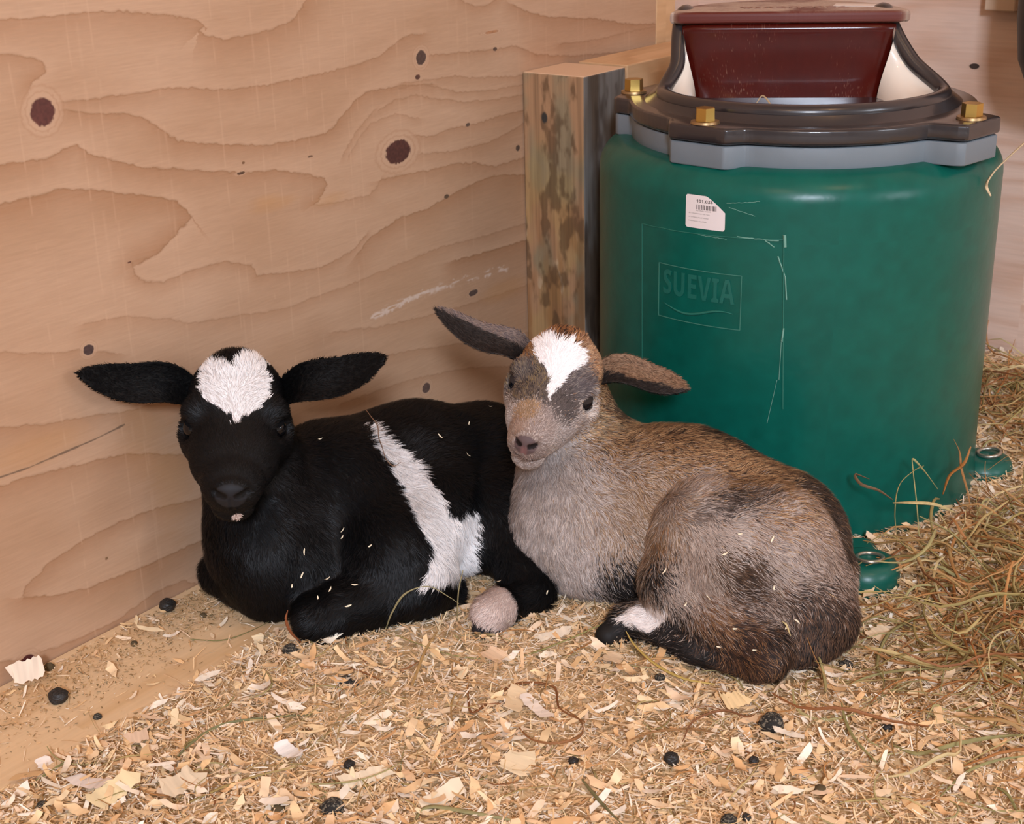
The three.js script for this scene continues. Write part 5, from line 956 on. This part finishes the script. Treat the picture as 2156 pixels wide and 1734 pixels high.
stalk('brown looped stalk right of the pale leaning strip', '#8a5a30', 0.0015, [1090, 1528, 0.004, 1120, 1556, 0.005, 1170, 1564, 0.006, 1220, 1550, 0.006, 1226, 1522, 0.006, 1190, 1492, 0.005]);
stalk('wavy brown stalk below the hock of the brown kid', '#825432', 0.0014, [1437, 1560, 0.003, 1462, 1516, 0.005, 1525, 1495, 0.007, 1578, 1508, 0.005, 1612, 1478, 0.006]);
stalk('curved green stalk right of the biggest dropping', '#8d8654', 0.0017, [1772, 1480, 0.008, 1780, 1515, 0.007, 1800, 1555, 0.006, 1846, 1605, 0.003]);
stalk('thick olive blade reaching out of the hay heap to the left', '#8a8150', 0.0024, [1880, 1568, 0.003, 1932, 1586, 0.004, 2010, 1566, 0.008, 2085, 1552, 0.010, 2175, 1545, 0.012]);
stalk('pale straight stalk reaching from the hay heap to the brown kid', '#b39a64', 0.0013, [1735, 1442, 0.004, 1850, 1431, 0.006, 1960, 1427, 0.008, 2070, 1432, 0.010]);
stalk('brown thin stalk lying level below the tail of the brown kid', '#946a3e', 0.0011, [1640, 1440, 0.003, 1740, 1452, 0.004, 1860, 1459, 0.005, 1985, 1464, 0.006]);
stalk('yellow stalk rising from the shavings beside the hind hoof of the brown kid', '#b79b52', 0.0018, [1318, 1328, 0.024, 1332, 1352, 0.018, 1380, 1398, 0.010, 1440, 1428, 0.005, 1505, 1440, 0.003]);
stalk('green stalk lying at the chest of the brown kid', '#9a9455', 0.0016, [1228, 1232, 0.010, 1262, 1242, 0.010, 1300, 1262, 0.008]);
stalk('thin pale stalk upright before the hind foot of the black kid', '#a39468', 0.0010, [975, 1200, 0.040, 966, 1240, 0.026, 962, 1300, 0.006, 958, 1330, 0.002]);
stalk('tan stalk crossing under the hind foot of the black kid', '#b08c58', 0.0018, [920, 1330, 0.006, 895, 1370, 0.004, 872, 1430, 0.003, 862, 1452, 0.002]);
stalk('dull green stalk between the hind leg of the black kid and its belly', '#7d7c58', 0.0016, [1000, 1172, 0.034, 1025, 1186, 0.028, 1046, 1200, 0.02]);
stalk('brown stalk curving across the shavings below the brown kid', '#8e6438', 0.0012, [1320, 1560, 0.002, 1380, 1540, 0.004, 1460, 1535, 0.004, 1520, 1545, 0.003]);
stalk('grey-green blade at the front edge in the middle', '#928a5e', 0.0024, [870, 1735, 0.004, 895, 1700, 0.006, 1000, 1712, 0.006, 1090, 1728, 0.004]);
stalk('dark green blade at the front edge under the brown kid', '#76704a', 0.0020, [1225, 1640, 0.006, 1262, 1685, 0.006, 1310, 1735, 0.004]);
stalk('green stalk bent over the shavings low on the right', '#85804e', 0.0017, [2080, 1650, 0.004, 2120, 1670, 0.006, 2150, 1735, 0.003]);
stalk('forked olive stalk low at the right edge', '#8e8756', 0.0016, [1980, 1675, 0.003, 2040, 1622, 0.006, 2100, 1600, 0.008, 2165, 1590, 0.010]);
// stalks that lean against the drinker or lie on things
const bent = (label, hex, r, P) => { const R = rng(Math.round(P[0].x * 1e5) + 7), out = { pos: [], col: [], idx: [] }, o = P[0].clone(); stemGeo(out, P.map((p) => p.clone().sub(o)), r, 0.45, srgb(hex), R, 30); const m = mesh('hay_stalk', geoFrom(out.pos, out.idx, out.col), hayMat); m.position.copy(o); tag(m, label, 'hay stalk'); };
const T = (...a) => { const r = []; for (let i = 0; i < a.length; i += 3) r.push(at(a[i], a[i + 1], a[i + 2])); return r; };
bent('arching grey-green hay stalk standing before the belly of the black kid', '#a39c74', 0.0014, T(812, 1325, 1.383, 826, 1288, 1.355, 858, 1246, 1.325, 900, 1234, 1.325, 945, 1256, 1.34, 966, 1270, 1.35));
bent('red-brown twig curling round the knee of the black kid', '#8a4e2a', 0.0019, T(606, 1284, 1.335, 602, 1302, 1.335, 612, 1330, 1.345, 640, 1356, 1.365));
bent('yellow blade standing at the chest of the brown kid', '#c4ac76', 0.0021, T(1238, 1190, 1.405, 1246, 1215, 1.41, 1258, 1238, 1.42, 1278, 1264, 1.432));
bent('straight green hay stalk standing against the drinker, folded at its tip', '#a79c66', 0.0016, T(1935, 1128, 1.45, 1930, 1060, 1.46, 1922, 985, 1.47, 1922, 966, 1.48, 1945, 990, 1.48, 1975, 1030, 1.47));
bent('thin arching hay stalk left of the folded one before the drinker', '#a8965e', 0.0012, T(1890, 1140, 1.44, 1884, 1080, 1.45, 1894, 1020, 1.46, 1925, 990, 1.46, 1945, 980, 1.47));
bent('brown curled blade sticking out sideways before the drinker', '#7e6246', 0.0022, T(1830, 1008, 1.47, 1800, 998, 1.48, 1812, 1018, 1.47, 1850, 1032, 1.46, 1880, 1052, 1.45));
bent('tall orange stalk standing at the right side of the drinker', '#9a6a38', 0.0017, T(2042, 1060, 1.52, 2036, 1030, 1.52, 2024, 985, 1.53, 2020, 950, 1.53, 2008, 924, 1.53));
bent('short orange leaf beside the tall orange stalk', '#a0682e', 0.0024, T(1985, 1040, 1.5, 2000, 1000, 1.51, 2030, 975, 1.52, 2044, 940, 1.52));
bent('pale thick stalk leaning over the hay heap', '#bda772', 0.0024, T(1880, 1058, 1.45, 1920, 1058, 1.45, 1970, 1062, 1.45, 2010, 1078, 1.44));
bent('pale blade hanging down past the right shoulder of the drinker', '#d0b690', 0.0026, T(2175, 285, 1.45, 2130, 325, 1.46, 2088, 368, 1.47, 2077, 390, 1.47, 2086, 413, 1.47));
bent('green stalk lying over the black flange at the right bolt', '#8f8552', 0.0013, T(1893, 218, 1.50, 1905, 216, 1.50, 1960, 250, 1.49, 2010, 290, 1.47, 2045, 322, 1.46));
bent('folded straw hanging over the front lip of the drinker', '#b09a78', 0.0012, T(1592, 218, 1.50, 1604, 202, 1.50, 1612, 206, 1.495, 1632, 242, 1.48, 1622, 268, 1.46, 1616, 282, 1.452));
bent('curly pale straw on the lip at the right of the red panel', '#c9a884', 0.0012, T(1800, 220, 1.53, 1815, 227, 1.52, 1828, 222, 1.52, 1845, 224, 1.51, 1862, 232, 1.51));
// ---------------------------------------------------------------- scraps in the coats
{
  const R = rng(88), mat = M('#f0e2c4', 0.8), geos = [0, 1, 2, 3].map(() => { const out = { pos: [], col: [], idx: [] }; shaving(out, V(0, 0, 0), 0, 0, 0, 0.0035 + 0.004 * R(), 0.0008 + 0.0007 * R(), 1.2, 4, [1, 1, 1], R); return geoFrom(out.pos, out.idx); });
  const fleck = (g, x, y, ang, k, label, group) => { const p = meet(g.sdf, x, y); if (!p) return; const n = grad(g.sdf, p.x, p.y, p.z); const m = mesh('wood_fleck', geos[k], mat); m.position.copy(p).addScaledVector(n, 0.0062).addScaledVector(rayOf(x, y), -0.002); const ax = camR.clone().multiplyScalar(Math.cos(ang)).addScaledVector(camU, Math.sin(ang)); ax.addScaledVector(n, -ax.dot(n)).normalize(); m.quaternion.setFromRotationMatrix(new THREE.Matrix4().makeBasis(ax, n, ax.clone().cross(n))); tag(m, label, 'wood fleck', group); };
  const LB = 'tiny pale wood fleck in the coat of the black kid', GB = 'wood flecks on the black kid', LR = 'tiny pale wood fleck in the brown kid coat', GR = 'wood flecks on the brown kid';
  for (const [x, y, a, k] of [[924, 925, 2.2, 0], [728, 1132, 1, 1], [634, 1160, 1.5, 0], [612, 1225, 1.6, 1], [632, 1205, 1.2, 2], [697, 1250, 1.4, 0], [671, 1266, 1.7, 1], [692, 1228, 1, 2], [732, 1276, 0.3, 2], [676, 933, 0.5, 1], [980, 900, 1, 0], [1030, 866, 0.4, 1], [728, 1118, 1, 3], [748, 1238, 0, 2], [785, 1150, 0.6, 1], [1050, 1236, 1, 2], [1145, 1248, 1.1, 1]]) fleck(kidBlack, x, y, a, k, LB + (y < 950 ? ' on its back' : x > 1000 ? ' on its hind leg' : x < 650 ? ' below its neck' : y > 1200 ? ' on its folded foreleg' : ' on its shoulder'), GB);
  fleck(kidBlack, 740, 1330, 0.1, 3, 'square pale chip on the folded knee of the black kid');
  fleck(kidBlack, 978, 964, 2.4, 3, 'white curled sliver on the rump of the black kid');
  for (const [x, y, a, k] of [[1627, 1136, 1.1, 0], [1562, 1128, 0, 1], [1531, 1167, 0.4, 2], [1628, 1230, 1.6, 1], [1550, 1325, 0, 1], [1680, 1302, 2.5, 2], [1592, 1368, 0, 1], [1450, 1270, 1, 1], [1498, 1255, 2.4, 3], [1520, 1356, 0, 1], [1405, 1205, 1, 2], [1655, 1320, 1, 1]]) fleck(kidBrown, x, y, a, k, LR + (y < 1180 ? ' on its upper thigh' : y > 1290 ? ' low on its hind leg and tail' : ' on the middle of its hind leg'), GR);
  const onSkin = (g, a, off = 0.006) => { const r = []; for (let i = 0; i < a.length; i += 2) { const p = meet(g.sdf, a[i], a[i + 1]); if (p) r.push(p.addScaledVector(grad(g.sdf, p.x, p.y, p.z), off)); } return r; };
  bent('wiry brown tendril lying over the back and white band of the black kid', '#8a6a52', 0.0008, onSkin(kidBlack, [722, 872, 745, 868, 772, 872, 782, 890, 792, 905, 793, 930, 800, 950, 808, 975, 822, 988, 838, 980]));
  bent('oat husk hanging in the tail hair of the brown kid', '#cdb884', 0.0013, onSkin(kidBrown, [1636, 1308, 1642, 1325, 1650, 1345], 0.008));
  // two flakes on the shoulder of the drinker
  for (const [x, y, w, label] of [[1572, 336, 0.030, 'long pale wood flake lying on the shoulder of the drinker'], [1663, 341, 0.011, 'small tan seed husk lying on the shoulder of the drinker']]) { const p = F(x, y, 0.405); const o = { pos: [], col: [], idx: [] }; shaving(o, V(0, 0, 0), 0.05, 0.1, 0, w, 0.008, 0.5, 6, [1, 1, 1], R); const m = mesh('wood_flake', geoFrom(o.pos, o.idx), M('#e4c49a', 0.8)); m.position.copy(p); tag(m, label, 'wood flake'); }
}
renderer.render(scene, camera);
